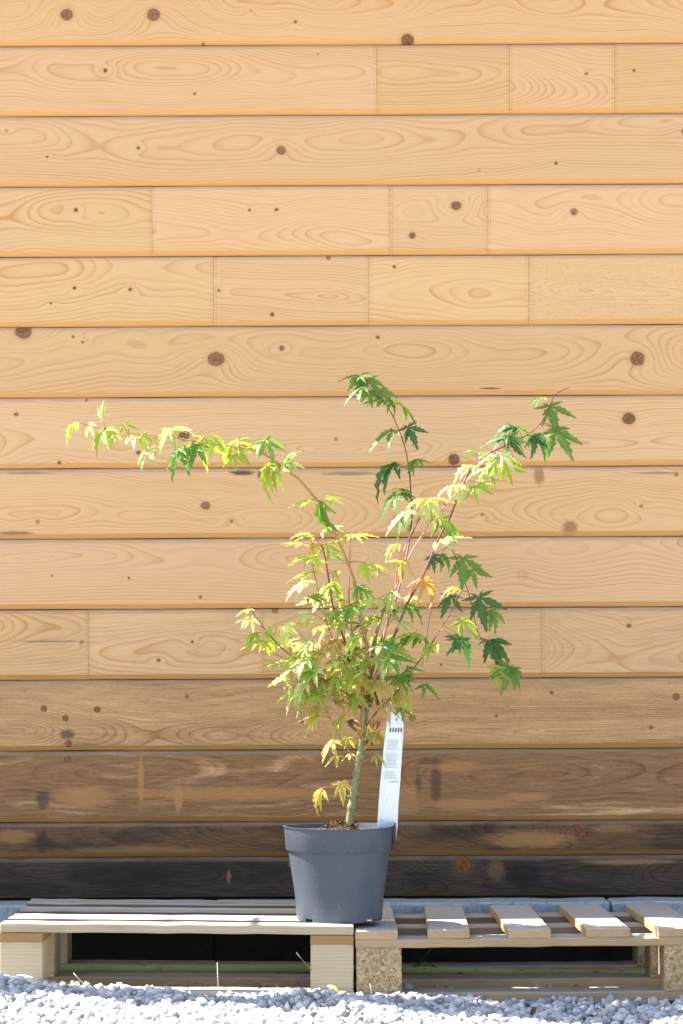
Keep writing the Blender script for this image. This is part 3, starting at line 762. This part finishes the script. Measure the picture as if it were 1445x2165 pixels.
LM = {
 'g': leaf_material('green_leaf', (0.085, 0.225, 0.042), (0.17, 0.33, 0.055), (0.16, 0.26, 0.05), 0.4, (0.32, 0.58, 0.05), (0.30, 0.46, 0.13)),
 'd': leaf_material('dark_green_leaf', (0.040, 0.145, 0.042), (0.080, 0.220, 0.048), (0.10, 0.20, 0.05), 0.4, (0.10, 0.26, 0.04), (0.20, 0.36, 0.12)),
 'l': leaf_material('lime_leaf', (0.27, 0.43, 0.05), (0.48, 0.57, 0.08), (0.46, 0.42, 0.07), 0.6, (0.58, 0.72, 0.06), (0.46, 0.54, 0.17)),
 'w': leaf_material('sunlit_pale_leaf', (0.42, 0.56, 0.20), (0.64, 0.69, 0.31), (0.60, 0.40, 0.24), 0.45, (0.70, 0.80, 0.22), (0.60, 0.62, 0.30)),  # sunlit glare put into this whitish leaf colour
 'y': leaf_material('yellow_leaf', (0.48, 0.42, 0.075), (0.62, 0.49, 0.12), (0.60, 0.27, 0.07), 0.5, (0.80, 0.68, 0.09), (0.65, 0.58, 0.24)),
 'o': leaf_material('orange_leaf', (0.58, 0.32, 0.075), (0.62, 0.42, 0.13), (0.55, 0.15, 0.06), 0.55, (0.70, 0.40, 0.06), (0.66, 0.52, 0.22)),
 'p': leaf_material('pink_tinged_leaf', (0.60, 0.42, 0.25), (0.58, 0.50, 0.25), (0.58, 0.19, 0.12), 0.7, (0.80, 0.56, 0.24), (0.66, 0.56, 0.34)),
 'b': leaf_material('withered_leaf', (0.20, 0.10, 0.035), (0.36, 0.20, 0.07), (0.12, 0.05, 0.02), 0.5, (0.32, 0.16, 0.04), (0.38, 0.22, 0.09)),
}

def leaf_mesh(seed, droop, curl, spread, lobes=7):
    """palmate leaf, central lobe of length 1 along +x, blade normal +z; every lobe is toothed and folded along its midrib"""
    r = random.Random(seed)
    vs, fs, uvs = [], [], []
    spec = [(0, 1.0), (46, 0.88), (-46, 0.88), (92, 0.56), (-92, 0.56)]
    if lobes == 7: spec += [(138, 0.26), (-138, 0.26)]
    ST = [0.0, 0.16, 0.30, 0.40, 0.50, 0.60, 0.69, 0.78, 0.87, 1.0]
    for (a, ln) in spec:
        a = R(a * spread + r.uniform(-7, 7)); ln *= r.uniform(0.86, 1.12)
        wmax = ln * r.uniform(0.114, 0.148); dr = droop * r.uniform(0.5, 1.5); cu = curl * r.uniform(0.2, 1.6); side = r.uniform(-0.10, 0.10)
        ca, sa_ = math.cos(a), math.sin(a); rowi = []
        for k, t in enumerate(ST):
            w = wmax * (math.sin(math.pi * min(1, (t + 0.03)) ** 0.80)) ** 0.9 if t < 1 else 0
            w = max(w * (0.55 if t < 0.2 else 1), 0.03 * ln if t < 0.2 else 0)
            tooth = 1.0 if k < 2 else (1.16 if k % 2 == 0 else 0.80)
            bend = dr * t * t * ln
            px = t * ln * (1 - 0.35 * dr * t * t); ps = side * t * t * ln
            tri = []
            for q in (-1, 0, 1):
                ww = q * w * tooth; back = 0.0 if q == 0 or k < 2 else (-0.035 * ln if k % 2 else 0.02 * ln)
                X = px + back; Y = ps + ww
                Z = -bend + abs(ww) * (0.35 + cu) - 0.05 * abs(math.sin(a))
                tri.append((X * ca - Y * sa_, X * sa_ + Y * ca, Z)); uvs.append((q, t))
            base_i = len(vs); vs += tri; rowi.append(base_i)
        for i in range(len(rowi) - 1):
            p, q = rowi[i], rowi[i + 1]
            if i == len(rowi) - 2:
                fs += [(p, p + 1, q + 1), (p + 1, p + 2, q + 1)]
            else:
                fs += [(p, p + 1, q + 1, q), (p + 1, p + 2, q + 2, q + 1)]
    fs = [f[::-1] for f in fs]
    me = mesh('leaf', vs, fs, True)
    ul = me.uv_layers.new(name='UVMap')
    for p in me.polygons:
        for li in p.loop_indices: ul.data[li].uv = uvs[me.loops[li].vertex_index]
    return me
VAR_SPEC = [(1, .10, .1, 1.0, 7), (2, .22, .15, 1.0, 7), (3, .32, .25, .9, 5), (4, .14, .1, 1.05, 5), (5, .45, .3, .8, 5), (6, .25, .35, .95, 7)]
LEAF = {}
def leaf_var(i, col):
    if (i, col) not in LEAF:
        me = leaf_mesh(*([VAR_SPEC[i][0]] + list(VAR_SPEC[i][1:4])), lobes=VAR_SPEC[i][4]) if i < 6 else leaf_mesh(50 + i, 1.5, 1.6, .7, 5)
        me.materials.append(LM[col]); LEAF[(i, col)] = me
    return LEAF[(i, col)]

TY = -0.613
def smooth(ctrl, per=7):
    """Catmull-Rom through (px, py, y)"""
    P = [Vector(c) for c in ctrl]; out = []
    P = [P[0] * 2 - P[1]] + P + [P[-1] * 2 - P[-2]]
    for i in range(1, len(P) - 2):
        for k in range(per):
            t = k / per
            out.append(0.5 * ((2 * P[i]) + (P[i + 1] - P[i - 1]) * t + (2 * P[i - 1] - 5 * P[i] + 4 * P[i + 1] - P[i + 2]) * t * t + (3 * P[i] - P[i - 1] - 3 * P[i + 1] + P[i + 2]) * t ** 3))
    out.append(P[-2]); return out

tb = pw(738, 1752, TY)
tree = empty('maple_tree', tb)
tag(tree, 'young maple with green and yellow star shaped leaves growing in the grey pot', 'tree')
BR = []                                                # [samples(px,py,y), radii, material, petiole material]
def branch(ctrl, r0, r1, mat, pet=petiole_m):
    s = smooth(ctrl); n = len(s)
    q_ = 1.0 if mat is trunk_m else 0.80
    rr = [(r0 + (r1 - r0) * (i / (n - 1)) ** 0.85) * q_ for i in range(n)]
    if mat is trunk_m:
        rq = random.Random(8)
        rr = [q * (1 + rq.uniform(-.07, .09)) * (1.16 if 12 < i < 17 or i in (20, 27, 33) else 1) for i, q in enumerate(rr)]
    for i in range(5, n - 2, 9): rr[i] *= 1.28
    BR.append([s, rr, mat, pet, []]); return len(BR) - 1

T = TY
# 0: trunk
branch([(738, 1765, T), (739, 1740, T), (744, 1705, T), (750, 1665, T), (757, 1625, T), (764, 1580, T), (770, 1535, T + .002), (776, 1490, T + .004), (781, 1445, T + .006), (786, 1400, T + .01), (794, 1350, T + .015), (810, 1290, T + .02), (822, 1255, T + .03)], 0.0100, 0.0030, trunk_m, petiole_g)
# 1: second stem, feeding the long left shoot
branch([(764, 1560, T - .004), (768, 1500, T - .010), (769, 1440, T - .012), (778, 1380, T - .012), (771, 1345, T - .012), (757, 1275, T - .015), (748, 1225, T - .015), (735, 1190, T - .018), (715, 1141, T - .02), (697, 1106, T - .02), (682, 1071, T - .02), (660, 1045, T - .02), (632, 1013, T - .02), (603, 992, T - .02), (568, 966, T - .02), (535, 951, T - .018), (490, 943, T - .015), (440, 938, T - .015), (380, 927, T - .012), (320, 920, T - .01), (265, 913, T - .005), (215, 905, T), (175, 899, T)], 0.0066, 0.0009, twig_t)
branch([(768, 1470, T), (752, 1400, T - .005), (743, 1315, T - .005), (738, 1263, T - .008), (740, 1208, T - .01), (741, 1135, T - .01)], 0.0042, 0.0016, twig_t)           # 2
branch([(770, 1450, T), (757, 1415, T + .01), (743, 1388, T + .015), (724, 1342, T + .02), (706, 1290, T + .025), (694, 1214, T + .03), (687, 1175, T + .03), (680, 1150, T + .03)], 0.0042, 0.0020, twig_r)  # 3
branch([(767, 1455, T), (740, 1420, T - .01), (715, 1379, T - .02), (691, 1315, T - .025), (677, 1263, T - .03), (667, 1222, T - .03), (659, 1187, T - .03)], 0.0038, 0.0015, twig_t)   # 4
branch([(766, 1500, T), (735, 1468, T - .02), (690, 1440, T - .03), (650, 1420, T - .04), (623, 1393, T - .04), (580, 1354, T - .045), (544, 1308, T - .04), (532, 1288, T - .04)], 0.0034, 0.0011, twig_r)   # 5
branch([(757, 1617, T), (744, 1598, T - .01), (733, 1579, T - .015), (711, 1542, T - .025), (690, 1500, T - .035), (675, 1460, T - .04), (668, 1440, T - .04)], 0.0026, 0.0010, twig_t)   # 6
branch([(747, 1660, T), (738, 1656, T - .012), (722, 1654, T - .02), (700, 1664, T - .025)], 0.0015, 0.0008, twig_t)    # 7
branch([(788, 1420, T + 0.008), (800, 1375, T + 0.039), (822, 1310, T + 0.091), (845, 1240, T + 0.143), (862, 1165, T + 0.195), (871, 1100, T + 0.234), (870, 1060, T + 0.247), (866, 1000, T + 0.260), (857, 947, T + 0.273), (842, 906, T + 0.286), (823, 865, T + 0.286), (797, 835, T + 0.299), (767, 803, T + 0.299)], 0.0038, 0.0010, twig_d)   # 8
branch([(784, 1475, T), (805, 1410, T), (840, 1330, T), (864, 1272, T), (895, 1217, T), (931, 1132, T + 0.005), (954, 1089, T + 0.010), (978, 1027, T + 0.020), (1003, 985, T + 0.035), (1036, 958, T + 0.060), (1075, 940, T + 0.154), (1100, 928, T + 0.210), (1133, 906, T + 0.252), (1158, 868, T + 0.280), (1172, 838, T + 0.294), (1188, 826, T + 0.294), (1205, 819, T + 0.294)], 0.0045, 0.0009, twig_r)   # 9
branch([(783, 1470, T), (795, 1430, T - .01), (813, 1345, T - .02), (827, 1275, T - .02), (843, 1230, T - .025), (867, 1175, T - .025), (890, 1137, T - .025), (913, 1102, T - .025), (945, 1065, T - .02), (971, 1038, T - .01)], 0.0042, 0.0015, twig_p)   # 10
branch([(836, 1250, T - .02), (843, 1187, T - .03), (858, 1157, T - .035), (877, 1108, T - .035), (898, 1068, T - .035), (903, 1052, T - .035)], 0.0028, 0.0012, twig_p)   # 11
branch([(868, 1135, T + 0.215), (895, 1085, T + 0.230), (915, 1085, T + 0.235), (934, 1117, T + 0.235), (953, 1156, T + 0.235), (965, 1181, T + 0.235), (986, 1239, T + 0.235), (996, 1270, T + 0.235), (1004, 1309, T + 0.235), (1011, 1336, T + 0.235), (1025, 1365, T + 0.235), (1040, 1388, T + 0.235), (1064, 1414, T + 0.235)], 0.0019, 0.0009, twig_d)   # 12
branch([(775, 1535, T), (800, 1502, T - .01), (835, 1468, T - .01), (855, 1443, T - .01), (870, 1420, T), (895, 1387, T), (918, 1352, T + .005), (936, 1322, T + .01), (951, 1301, T + .01), (972, 1255, T + .015)], 0.0030, 0.0012, twig_r)   # 13
branch([(897, 1385, T), (903, 1345, T - .005), (910, 1300, T - .005), (914, 1290, T - .005)], 0.0012, 0.0008, twig_r)   # 14
branch([(815, 1330, T - .015), (838, 1300, T - .03), (862, 1262, T - .035), (880, 1232, T - .035), (872, 1210, T - .035), (862, 1190, T - .035)], 0.0020, 0.0009, twig_p)   # 15
branch([(627, 1397, T - .04), (600, 1392, T - .05), (577, 1377, T - .05), (566, 1365, T - .05)], 0.0011, 0.0008, twig_r)   # 16
branch([(940, 1115, T + .01), (935, 1090, T + .03), (942, 1060, T + .03)], 0.0014, 0.0008, twig_d)   # 17
branch([(762, 1590, T), (790, 1560, T - .02), (806, 1530, T - .03), (825, 1505, T - .035), (845, 1470, T - .035)], 0.0017, 0.0008, twig_p)   # 18
branch([(756, 1620, T), (776, 1606, T - .02), (790, 1598, T - .025)], 0.0012, 0.0007, twig_t)   # 19

# leaves: (px, py of the blade's foot, lobe length px, direction deg (0 right, 90 down), how frontal, colour, branch)
LV = '''164 893 36 150 .5 l 1;191 897 42 110 .6 w 1;219 886 32 250 .5 w 1;221 905 58 115 .8 l 1;228 906 40 60 .6 g 1;263 897 38 60 .5 l 1;250 920 26 160 .5 w 1
282 922 42 130 .7 w 1;301 920 38 80 .6 l 1;316 948 44 120 .8 w 1;358 908 58 120 .8 l 1;360 908 48 -8 .4 w 1;393 941 62 120 .7 g 1;419 937 62 65 .8 l 1;417 939 48 102 .6 g 1
425 922 36 180 .5 g 1;446 922 40 40 .6 g 1;499 931 54 140 .8 g 1;505 933 50 75 .7 g 1;497 962 32 80 .7 l 1;560 931 50 60 .8 g 1;556 931 46 140 .7 w 1;575 973 56 125 .6 l 1
591 986 54 110 .7 l 1;602 981 38 -60 .6 g 1;615 979 32 50 .6 w 1;540 946 34 200 .4 l 1;676 1059 58 95 .5 g 1;692 1050 46 20 .5 l 1;662 1056 46 168 .3 g 1
682 1123 38 -20 .5 w 3;662 1133 46 190 .5 y 3;640 1148 48 180 .4 y 3;660 1148 38 105 .6 y 3;691 1150 36 80 .7 l 3;656 1176 52 165 .35 l 4;662 1178 42 65 .5 l 4;697 1172 44 10 .4 g 3
663 1208 46 165 .3 l 4;660 1227 74 160 .3 w 4;697 1236 46 140 .7 l 3;700 1233 36 50 .6 g 3;743 1131 50 0 .3 y 2;741 1130 42 155 .4 y 2;712 1208 30 120 .6 l 3;768 1190 36 90 .7 g 2
786 1192 44 20 .4 g 2;800 1211 40 190 .3 w 10;757 1240 36 80 .7 g 1;760 1240 40 20 .5 g 1;743 1281 58 150 .8 g 2;747 1280 40 45 .7 g 1;816 1263 48 170 .5 w 11;818 1266 36 80 .7 w 11
830 1249 32 120 .6 w 11;825 1287 36 60 .7 d 0;732 1270 40 200 .4 g 2;956 1026 46 150 .6 w 9;971 1023 42 110 .7 w 9;898 1053 46 160 .4 y 11;904 1059 40 85 .6 w 11;911 1053 44 10 .3 y 11
864 1080 58 142 .4 w 11;852 1093 54 115 .5 g 8;845 1041 44 20 .3 g 8;836 1047 54 130 .4 g 8;913 1083 34 60 .5 w 10;926 1093 44 30 .5 l 10;931 1096 46 65 .7 g 17;950 1111 40 70 .7 g 17
925 1144 58 -10 .3 w 9;842 1150 34 160 .5 y 11;849 1187 40 100 .6 y 15;852 1186 46 180 .4 l 15;895 1224 52 55 .85 o 9;893 1223 42 155 .6 o 9;913 1175 38 70 .7 d 12;931 1175 38 40 .7 g 12
980 1179 62 88 1 g 12;1000 1204 46 75 .6 g 12;955 1260 46 112 .95 d 12;1013 1262 72 72 1 d 12;1037 1290 52 60 .7 g 12;1040 1352 52 85 .75 d 12;1042 1352 36 20 .5 g 12;1048 1412 46 88 .8 l 12
1078 1410 50 110 .8 g 12;1085 1412 42 80 .5 g 12;1033 1355 26 200 .5 d 12;976 1348 52 80 .4 d 13;963 1350 38 72 .5 d 13;976 1313 44 50 .6 l 13;971 1245 30 190 .5 y 13
760 795 32 0 .5 g 8;758 794 38 172 .5 g 8;762 797 36 100 .7 g 8;766 818 52 145 .6 g 8;778 801 42 60 .7 g 8;806 824 38 58 .7 g 8;782 827 32 92 .6 g 8;814 846 46 175 .3 g 8;820 844 36 45 .6 g 8
846 850 56 50 .4 g 8;864 902 50 62 .95 d 8;829 909 62 145 .4 g 8;879 971 38 12 .5 g 8;876 973 34 130 .7 g 8;837 978 62 150 .5 d 8;864 1037 40 190 .3 g 8
1163 857 52 72 1 g 9;1148 840 36 160 .4 g 9;1175 910 52 65 .65 g 9;1172 907 30 -120 .6 g 9;1130 920 50 50 .65 d 9;1126 921 34 95 .7 d 9;1094 904 36 190 .5 d 9;1090 904 36 10 .5 g 9
1075 924 50 60 .8 d 9;1072 924 42 20 .6 d 9;1068 926 42 170 .6 d 9;1006 958 26 200 .5 g 9;1010 958 24 -10 .5 g 9;1056 964 50 165 .9 w 9;1060 962 46 60 .8 w 9;1047 958 44 150 .7 w 9
1070 984 40 70 .8 l 9;1086 971 36 45 .7 l 9;1025 992 42 160 .7 w 9;999 984 42 172 .5 w 9;1004 1027 42 75 .7 l 9;1014 1023 38 0 .3 l 9;1030 1000 40 120 .7 w 9;1045 985 36 100 .7 l 9
526 1287 36 150 .4 l 5;528 1305 38 165 .5 w 5;530 1307 34 72 .7 w 5;544 1337 40 150 .5 l 5;556 1353 48 165 .4 g 16;558 1355 30 70 .7 g 16;570 1326 32 100 .6 l 5;602 1323 38 70 .8 w 5
600 1321 38 -15 .4 w 5;583 1350 38 40 .6 l 5;606 1358 32 -20 .5 l 5;582 1366 38 165 .5 l 5;650 1319 34 180 .4 l 4;654 1318 28 -20 .5 w 4;663 1360 46 170 .5 p 4;664 1362 34 120 .7 p 4
711 1353 38 30 .6 o 4;708 1353 40 150 .6 o 4;726 1317 42 160 .5 w 2;800 1267 42 170 .5 w 11;669 1387 52 150 .7 w 4;662 1396 46 110 .8 w 4;714 1393 40 110 .8 l 4;669 1420 46 170 .6 g 5
619 1430 52 160 .7 w 5;628 1433 42 110 .8 p 5;705 1433 52 130 .85 p 5;760 1436 46 50 .8 y 1;625 1460 52 120 .8 w 6;623 1460 42 155 .6 l 6;675 1447 46 130 .7 w 6;708 1457 46 110 .8 w 6
748 1463 38 100 .8 w 1;809 1381 46 100 .9 w 10;813 1380 48 20 .7 g 10;824 1372 50 25 .7 l 10;772 1368 42 170 .6 g 1;885 1347 46 180 .6 g 13;890 1349 38 30 .6 g 13;836 1430 46 20 .6 g 13
832 1430 42 170 .6 g 13;845 1316 48 20 .6 w 15;857 1280 44 20 .6 g 15;677 1494 38 170 .5 y 6;676 1496 48 120 .6 w 6;671 1515 46 130 .5 y 6;669 1513 38 165 .4 y 6;711 1484 42 10 .6 o 6
723 1515 48 120 .7 l 6;769 1524 38 95 .95 y 0;797 1551 38 20 .8 y 18;793 1551 34 160 .7 l 18;790 1596 28 20 .6 y 19;705 1567 46 130 .7 y 6;743 1594 32 150 .5 y 6;714 1597 38 140 .6 y 6
681 1668 42 130 .85 y 7;723 1655 42 80 .95 y 7;845 1445 32 60 .6 y 13;857 1475 34 50 .6 y 18;815 1493 38 40 .7 l 18;846 1500 36 30 .6 g 18;897 1448 42 45 .3 g 13;802 1515 32 160 .6 p 18
823 1492 34 100 .6 p 18;745 1521 22 120 .6 b 0;775 1563 24 80 .6 b 0;792 1523 20 60 .6 b 0;790 1462 34 70 .6 b 0;735 1560 26 100 .5 l 6'''
leaves = []
for tok in LV.replace('\n', ';').split(';'):
    a = tok.split(); leaves.append((float(a[0]), float(a[1]), float(a[2]), float(a[3]), float(a[4]), a[5], int(a[6])))
r2 = random.Random(21)
core = 0
while core < 64:                                        # the dense middle of the crown
    x = r2.gauss(755, 80); y = r2.gauss(1390, 72)
    if not (590 < x < 930 and 1215 < y < 1520): continue
    side = 180 if r2.random() < 0.5 else 0
    ang = r2.choice((r2.uniform(60, 120), r2.uniform(140, 200), r2.uniform(-20, 35), r2.uniform(150, 185)))
    col = r2.choice('lwlgwlwlwg') if y < 1440 else r2.choice('wylpylwl')
    leaves.append((x, y, r2.uniform(32, 48), ang, r2.uniform(.35, .95), col, -1)); core += 1

for q in range(30):                                     # pale drooping leaves low on the sunny side
    leaves.append((r2.gauss(685, 42), r2.gauss(1440, 38), r2.uniform(36, 50), r2.uniform(95, 170), r2.uniform(.4, .85), r2.choice('wlwpwyl'), r2.choice((4, 5, 5, 6))))
r3 = random.Random(5)
r4 = random.Random(12)
leaves = [(x, y, L_, a, f, ('l' if c == 'g' and b in (1, 2, 3, 4, 5, 10, 11, 15, 16) and r4.random() < 0.6 else c), b) for (x, y, L_, a, f, c, b) in leaves]  # greens on sunlit branches swapped for lime, putting sunlight into leaf colour
made = []
for (x, y, Lpx, ang, face, col, b) in leaves:
    cand = [b] if b >= 0 else [k for k in range(len(BR)) if k not in (8, 12, 7, 19)]
    best = None
    for k in cand:
        for i, s in enumerate(BR[k][0]):
            d = (s.x - x) ** 2 + (s.y - y) ** 2
            if best is None or d < best[0]: best = (d, k, i)
    _, k, i = best
    s = BR[k][0][i]
    dy = (r3.uniform(-0.055, 0.045) if k not in (1, 9) else r3.uniform(-0.03, 0.02)) if k not in (8, 12) else r3.uniform(-0.015, 0.02)
    if k == 9 and x > 1062: dy = r3.uniform(-0.005, 0.02)
    if b < 0: dy = r3.uniform(-0.10, 0.085)
    P = pw(x, y, s.z + dy)
    # petiole from a point a little lower on the branch
    j = max(0, i - r3.randint(1, 3)); q = BR[k][0][j]; Q = pw(q.x, q.y, q.z)
    if (Q - P).length > 0.045 and b >= 0:
        q = s; Q = pw(q.x, q.y, q.z)
    mid = Q.lerp(P, 0.55) + Vector((0, 0, 0.10 * (P - Q).length))
    BR[k][4].append((Q, mid, P))
    a = R(ang)
    m = Vector((math.cos(a), r3.uniform(-0.45, 0.12), -math.sin(a))).normalized()
    up = Vector((r3.uniform(-.35, .25), r3.uniform(-.25, .1), 1))
    perp = up - m * up.dot(m)
    if perp.length < 0.35: perp = Vector((r3.choice((-1, -1, 1)), -0.3, 0.25)); perp -= m * perp.dot(m)
    perp.normalize()
    front = Vector((r3.uniform(-.3, .2), -1, 0.15)); front -= m * front.dot(m); front.normalize()
    sky_ = Vector((-0.45, 0.0, 0.9)); sky_ -= m * sky_.dot(m)
    n = (front * face + perp * math.sqrt(max(0, 1 - face * face)) * 1.1 + sky_ * (0.25 if (k in (8, 12) or (k == 9 and x > 1080)) else (0.95 if face < 0.9 else 0.5))).normalized()
    n -= m * n.dot(m); n.normalize()
    yv = n.cross(m).normalized()
    Lm = Lpx / FPX * (P.y - CAM_Y) * r3.uniform(0.98, 1.32) * (1.05 if k in (1, 9) else 1.0) / max(0.75, math.sqrt(1 - m.y ** 2))
    if col == 'b': vi = 6 + r3.randint(0, 1)
    elif face > 0.9: vi = 0
    elif face < 0.45: vi = r3.choice((1, 2, 3))
    else: vi = r3.choice((1, 2, 3, 4, 5))
    made.append((k, vi, col, P, m, yv, n, Lm * (1.2 if vi in (4, 6, 7) else 1)))

branch_obj = []
for k, (s, rr, mat, pet, pets) in enumerate(BR):
    pts = [pw(q.x, q.y, q.z) - tb for q in s]
    vs, fs = tube_data(pts, rr, 10 if k == 0 else 7)
    if k == 0:                                           # pruning stubs and old scars on the stem
        for i, dx, dz in ((10, 0.012, 0.006), (17, -0.014, 0.008), (22, 0.013, 0.010), (25, -0.012, 0.012), (31, 0.012, 0.010), (38, -0.011, 0.012), (43, 0.011, 0.010)):
            q = pts[i]; v2, f2 = tube_data([q, q + Vector((dx * .65, -0.007, dz * .6)), q + Vector((dx * .8, -0.009, dz * .8))], [0.0042, 0.0030, 0.0016], 7)
            o_ = len(vs); vs = vs + v2; fs = fs + [tuple(i2 + o_ for i2 in f) for f in f2]
    nf = len(fs)
    for (Q, mid, P) in pets:
        seg = []
        for t in (0, .25, .5, .75, 1.0):
            seg.append((Q * (1 - t) ** 2 + mid * 2 * t * (1 - t) + P * t * t) - tb)
        v2, f2 = tube_data(seg, [0.0011, 0.0009, 0.0008, 0.0008, 0.0009], 5)
        o_ = len(vs); vs = vs + v2; fs = fs + [tuple(i + o_ for i in f) for f in f2]
    me = mesh('branch', vs, fs, True)
    ob = link('trunk' if k == 0 else 'branch', me, [mat, pet], tree)
    for i, p in enumerate(me.polygons): p.material_index = 0 if i < nf else 1
    branch_obj.append(ob)
for (k, vi, col, P, m, yv, n, Lm) in made:
    o = bpy.data.objects.new('leaf', leaf_var(vi, col)); C.objects.link(o); o.parent = branch_obj[k]
    M = Matrix((m, yv, n)).transposed().to_4x4()
    o.matrix_local = Matrix.Translation(P - tb) @ M @ Matrix.Scale(Lm, 4)

# ------------------------------------------------------------------ small debris
dry_m = Nodes('dry_stalk').set((0.30, 0.24, 0.16), 0.8, 0.2)
twigd_m = Nodes('black_twig').set((0.05, 0.038, 0.03), 0.85, 0.2)
pale_m = Nodes('bleached_stalk').set((0.52, 0.50, 0.44), 0.75, 0.2)
def stalk(name, pix, rad, mat, label, cat, group=None):
    w = [pw(*p) for p in pix]; base = w[0]
    vs, fs = tube_data([p - base for p in w], [rad * (1 - 0.5 * i / len(w)) for i in range(len(w))], 6)
    o = link(name, mesh(name, vs, fs, True), mat, None, base); tag(o, label, cat, group); return o
stalk('dry_stalk', [(462, 2104, -0.80), (461, 2070, -0.80), (460, 2035, -0.798)], 0.0014, pale_m, 'bleached upright stalk standing in the gravel before the open pallet', 'stalk')
stalk('dry_stalk', [(660, 2052, -0.76), (640, 2030, -0.76), (627, 2014, -0.76)], 0.0010, dry_m, 'thin grey stalk leaning beside the pale pallet foot nearest the pot', 'stalk')
stalk('dry_stalk', [(641, 2092, -0.79), (630, 2074, -0.79), (617, 2057, -0.79)], 0.0010, twigd_m, 'short black stalk leaning in the pallet opening beside its pale foot', 'stalk')
stalk('dry_stalk', [(786, 2110, -0.80), (786, 2095, -0.80), (782, 2079, -0.80)], 0.0011, pale_m, 'short pale stalk in front of the chipboard pallet foot', 'stalk')
stalk('dry_stalk', [(6, 2090, -0.82), (9, 2072, -0.82), (14, 2061, -0.82)], 0.0009, twigd_m, 'thin dark stalk by the plain timber foot at the far pallet end', 'stalk')
stalk('dry_stalk', [(178, 2081, -0.80), (165, 2068, -0.80), (156, 2057, -0.80)], 0.0013, pale_m, 'bleached stalk leaning over the gravel near the yellow leaf scrap', 'stalk')
for k, (a, b_, c_) in enumerate(((370, 2085, 30), (455, 2087, 36), (520, 2080, 44), (575, 2086, 30), (420, 2083, 24), (640, 2088, 26))):
    stalk('twig', [(a - c_, b_ + 6, -0.70), (a - c_ * .3, b_ - 7 - (k % 3) * 3, -0.69), (a + c_ * .4, b_ - 3, -0.70), (a + c_, b_ + 7, -0.69)], 0.0012, twigd_m, 'thin black twig lying in the opening under the pale pallet', 'twig', 'twigs under the pale pallet')
for k, (a, b_, c_) in enumerate(((880, 2094, 30), (960, 2096, 34), (1120, 2094, 30), (1330, 2096, 40))):
    stalk('twig', [(a - c_, b_ + 4, -0.66), (a, b_ - 6, -0.65), (a + c_, b_ + 2, -0.66)], 0.0011, twigd_m, 'thin black twig lying under the gapped pallet', 'twig', 'twigs under the gapped pallet')

def fallen(px, py, y, Lpx, ang, col, label, roll=0.4, vi=4, name='fallen_leaf'):
    P = pw(px, py, y); a = R(ang)
    m = Vector((math.cos(a), -0.3, -math.sin(a))).normalized(); up = Vector((roll, -0.5, 1)); up -= m * up.dot(m); up.normalize()
    o = bpy.data.objects.new(name, leaf_var(vi, col)); C.objects.link(o)
    o.matrix_world = Matrix.Translation(P) @ Matrix((m, up.cross(m), up)).transposed().to_4x4() @ Matrix.Scale(Lpx / FPX * (y - CAM_Y), 4)
    tag(o, label, 'leaf'); return o
def blade(name, px0, px1, y, w, mat, label, cat='leaf'):
    A, B = pw(*px0, y), pw(*px1, y - 0.01); d = B - A; nrm = Vector((0, -0.8, 0.6)); side = d.cross(nrm).normalized() * w
    vs, fs = [], []
    for i in range(7):
        t = i / 6; ww = math.sin(math.pi * (0.04 + 0.94 * t)) ** 0.8; c = A.lerp(B, t) + Vector((0, 0, 0.12 * d.length * math.sin(math.pi * t))) - A
        vs += [c - side * ww + nrm * w * .4 * ww, c, c + side * ww + nrm * w * .4 * ww]
    for i in range(6):
        for q in (0, 1): fs.append((i * 3 + q, i * 3 + q + 1, i * 3 + q + 4, i * 3 + q + 3))
    o = link(name, mesh(name, vs, fs, True), mat, None, A); md = o.modifiers.new('thick', 'SOLIDIFY'); md.thickness = 0.0005
    return tag(o, label, cat)
yl = Nodes('dry_yellow_leaf'); yl = yl.set(yl.mix(yl.noise(yl.coord(), 90, 3), (0.50, 0.36, 0.10), (0.40, 0.33, 0.17)), 0.6, 0.3)
rl = Nodes('dry_red_leaf'); rl = rl.set(rl.mix(rl.noise(rl.coord(), 90, 3), (0.30, 0.10, 0.05), (0.20, 0.09, 0.05)), 0.6, 0.3)
bl = Nodes('dry_brown_leaf'); bl = bl.set(bl.mix(bl.noise(bl.coord(), 90, 3), (0.17, 0.08, 0.045), (0.10, 0.05, 0.03)), 0.6, 0.3)
gl = Nodes('weed_green'); gl = gl.set(gl.mix(gl.noise(gl.coord(), 60, 3), (0.03, 0.12, 0.02), (0.06, 0.20, 0.03)), 0.5, 0.4)
blade('fallen_leaf', (692, 2084), (722, 2106), -0.80, 0.006, yl, 'curled yellow fallen leaf on the gravel where the pallets meet')
blade('fallen_leaf', (702, 2106), (724, 2116), -0.83, 0.004, rl, 'small reddish fallen leaf below the curled yellow one')
blade('fallen_leaf', (1121, 2148), (1135, 2130), -0.93, 0.006, bl, 'brown fallen leaf lying on the gravel before the gapped pallet')
blade('fallen_leaf', (148, 2082), (156, 2074), -0.815, 0.003, yl, 'tiny orange yellow leaf scrap on the gravel by the pale pallet')
blade('fallen_leaf', (715, 2140), (733, 2146), -0.95, 0.005, bl, 'dark dry fallen leaf on the gravel in front of the pot')
weed = empty('weed', pw(876, 2046, -0.335)); wb = weed.location.copy()
tag(weed, 'small green weed growing under the gapped pallet', 'weed')
A, B, D_ = pw(876, 2046, -0.335), pw(898, 2024, -0.34), pw(913, 2006, -0.345)
vs, fs = tube_data([A - wb, B - wb, D_ - wb], [0.0009, 0.0008, 0.0005], 5); link('stem', mesh('stem', vs, fs, True), gl, weed)
b_ = blade('leaf', (874, 2044), (925, 2046), -0.335, 0.006, gl, None, None); b_.parent = weed; b_.location = pw(874, 2044, -0.335) - wb
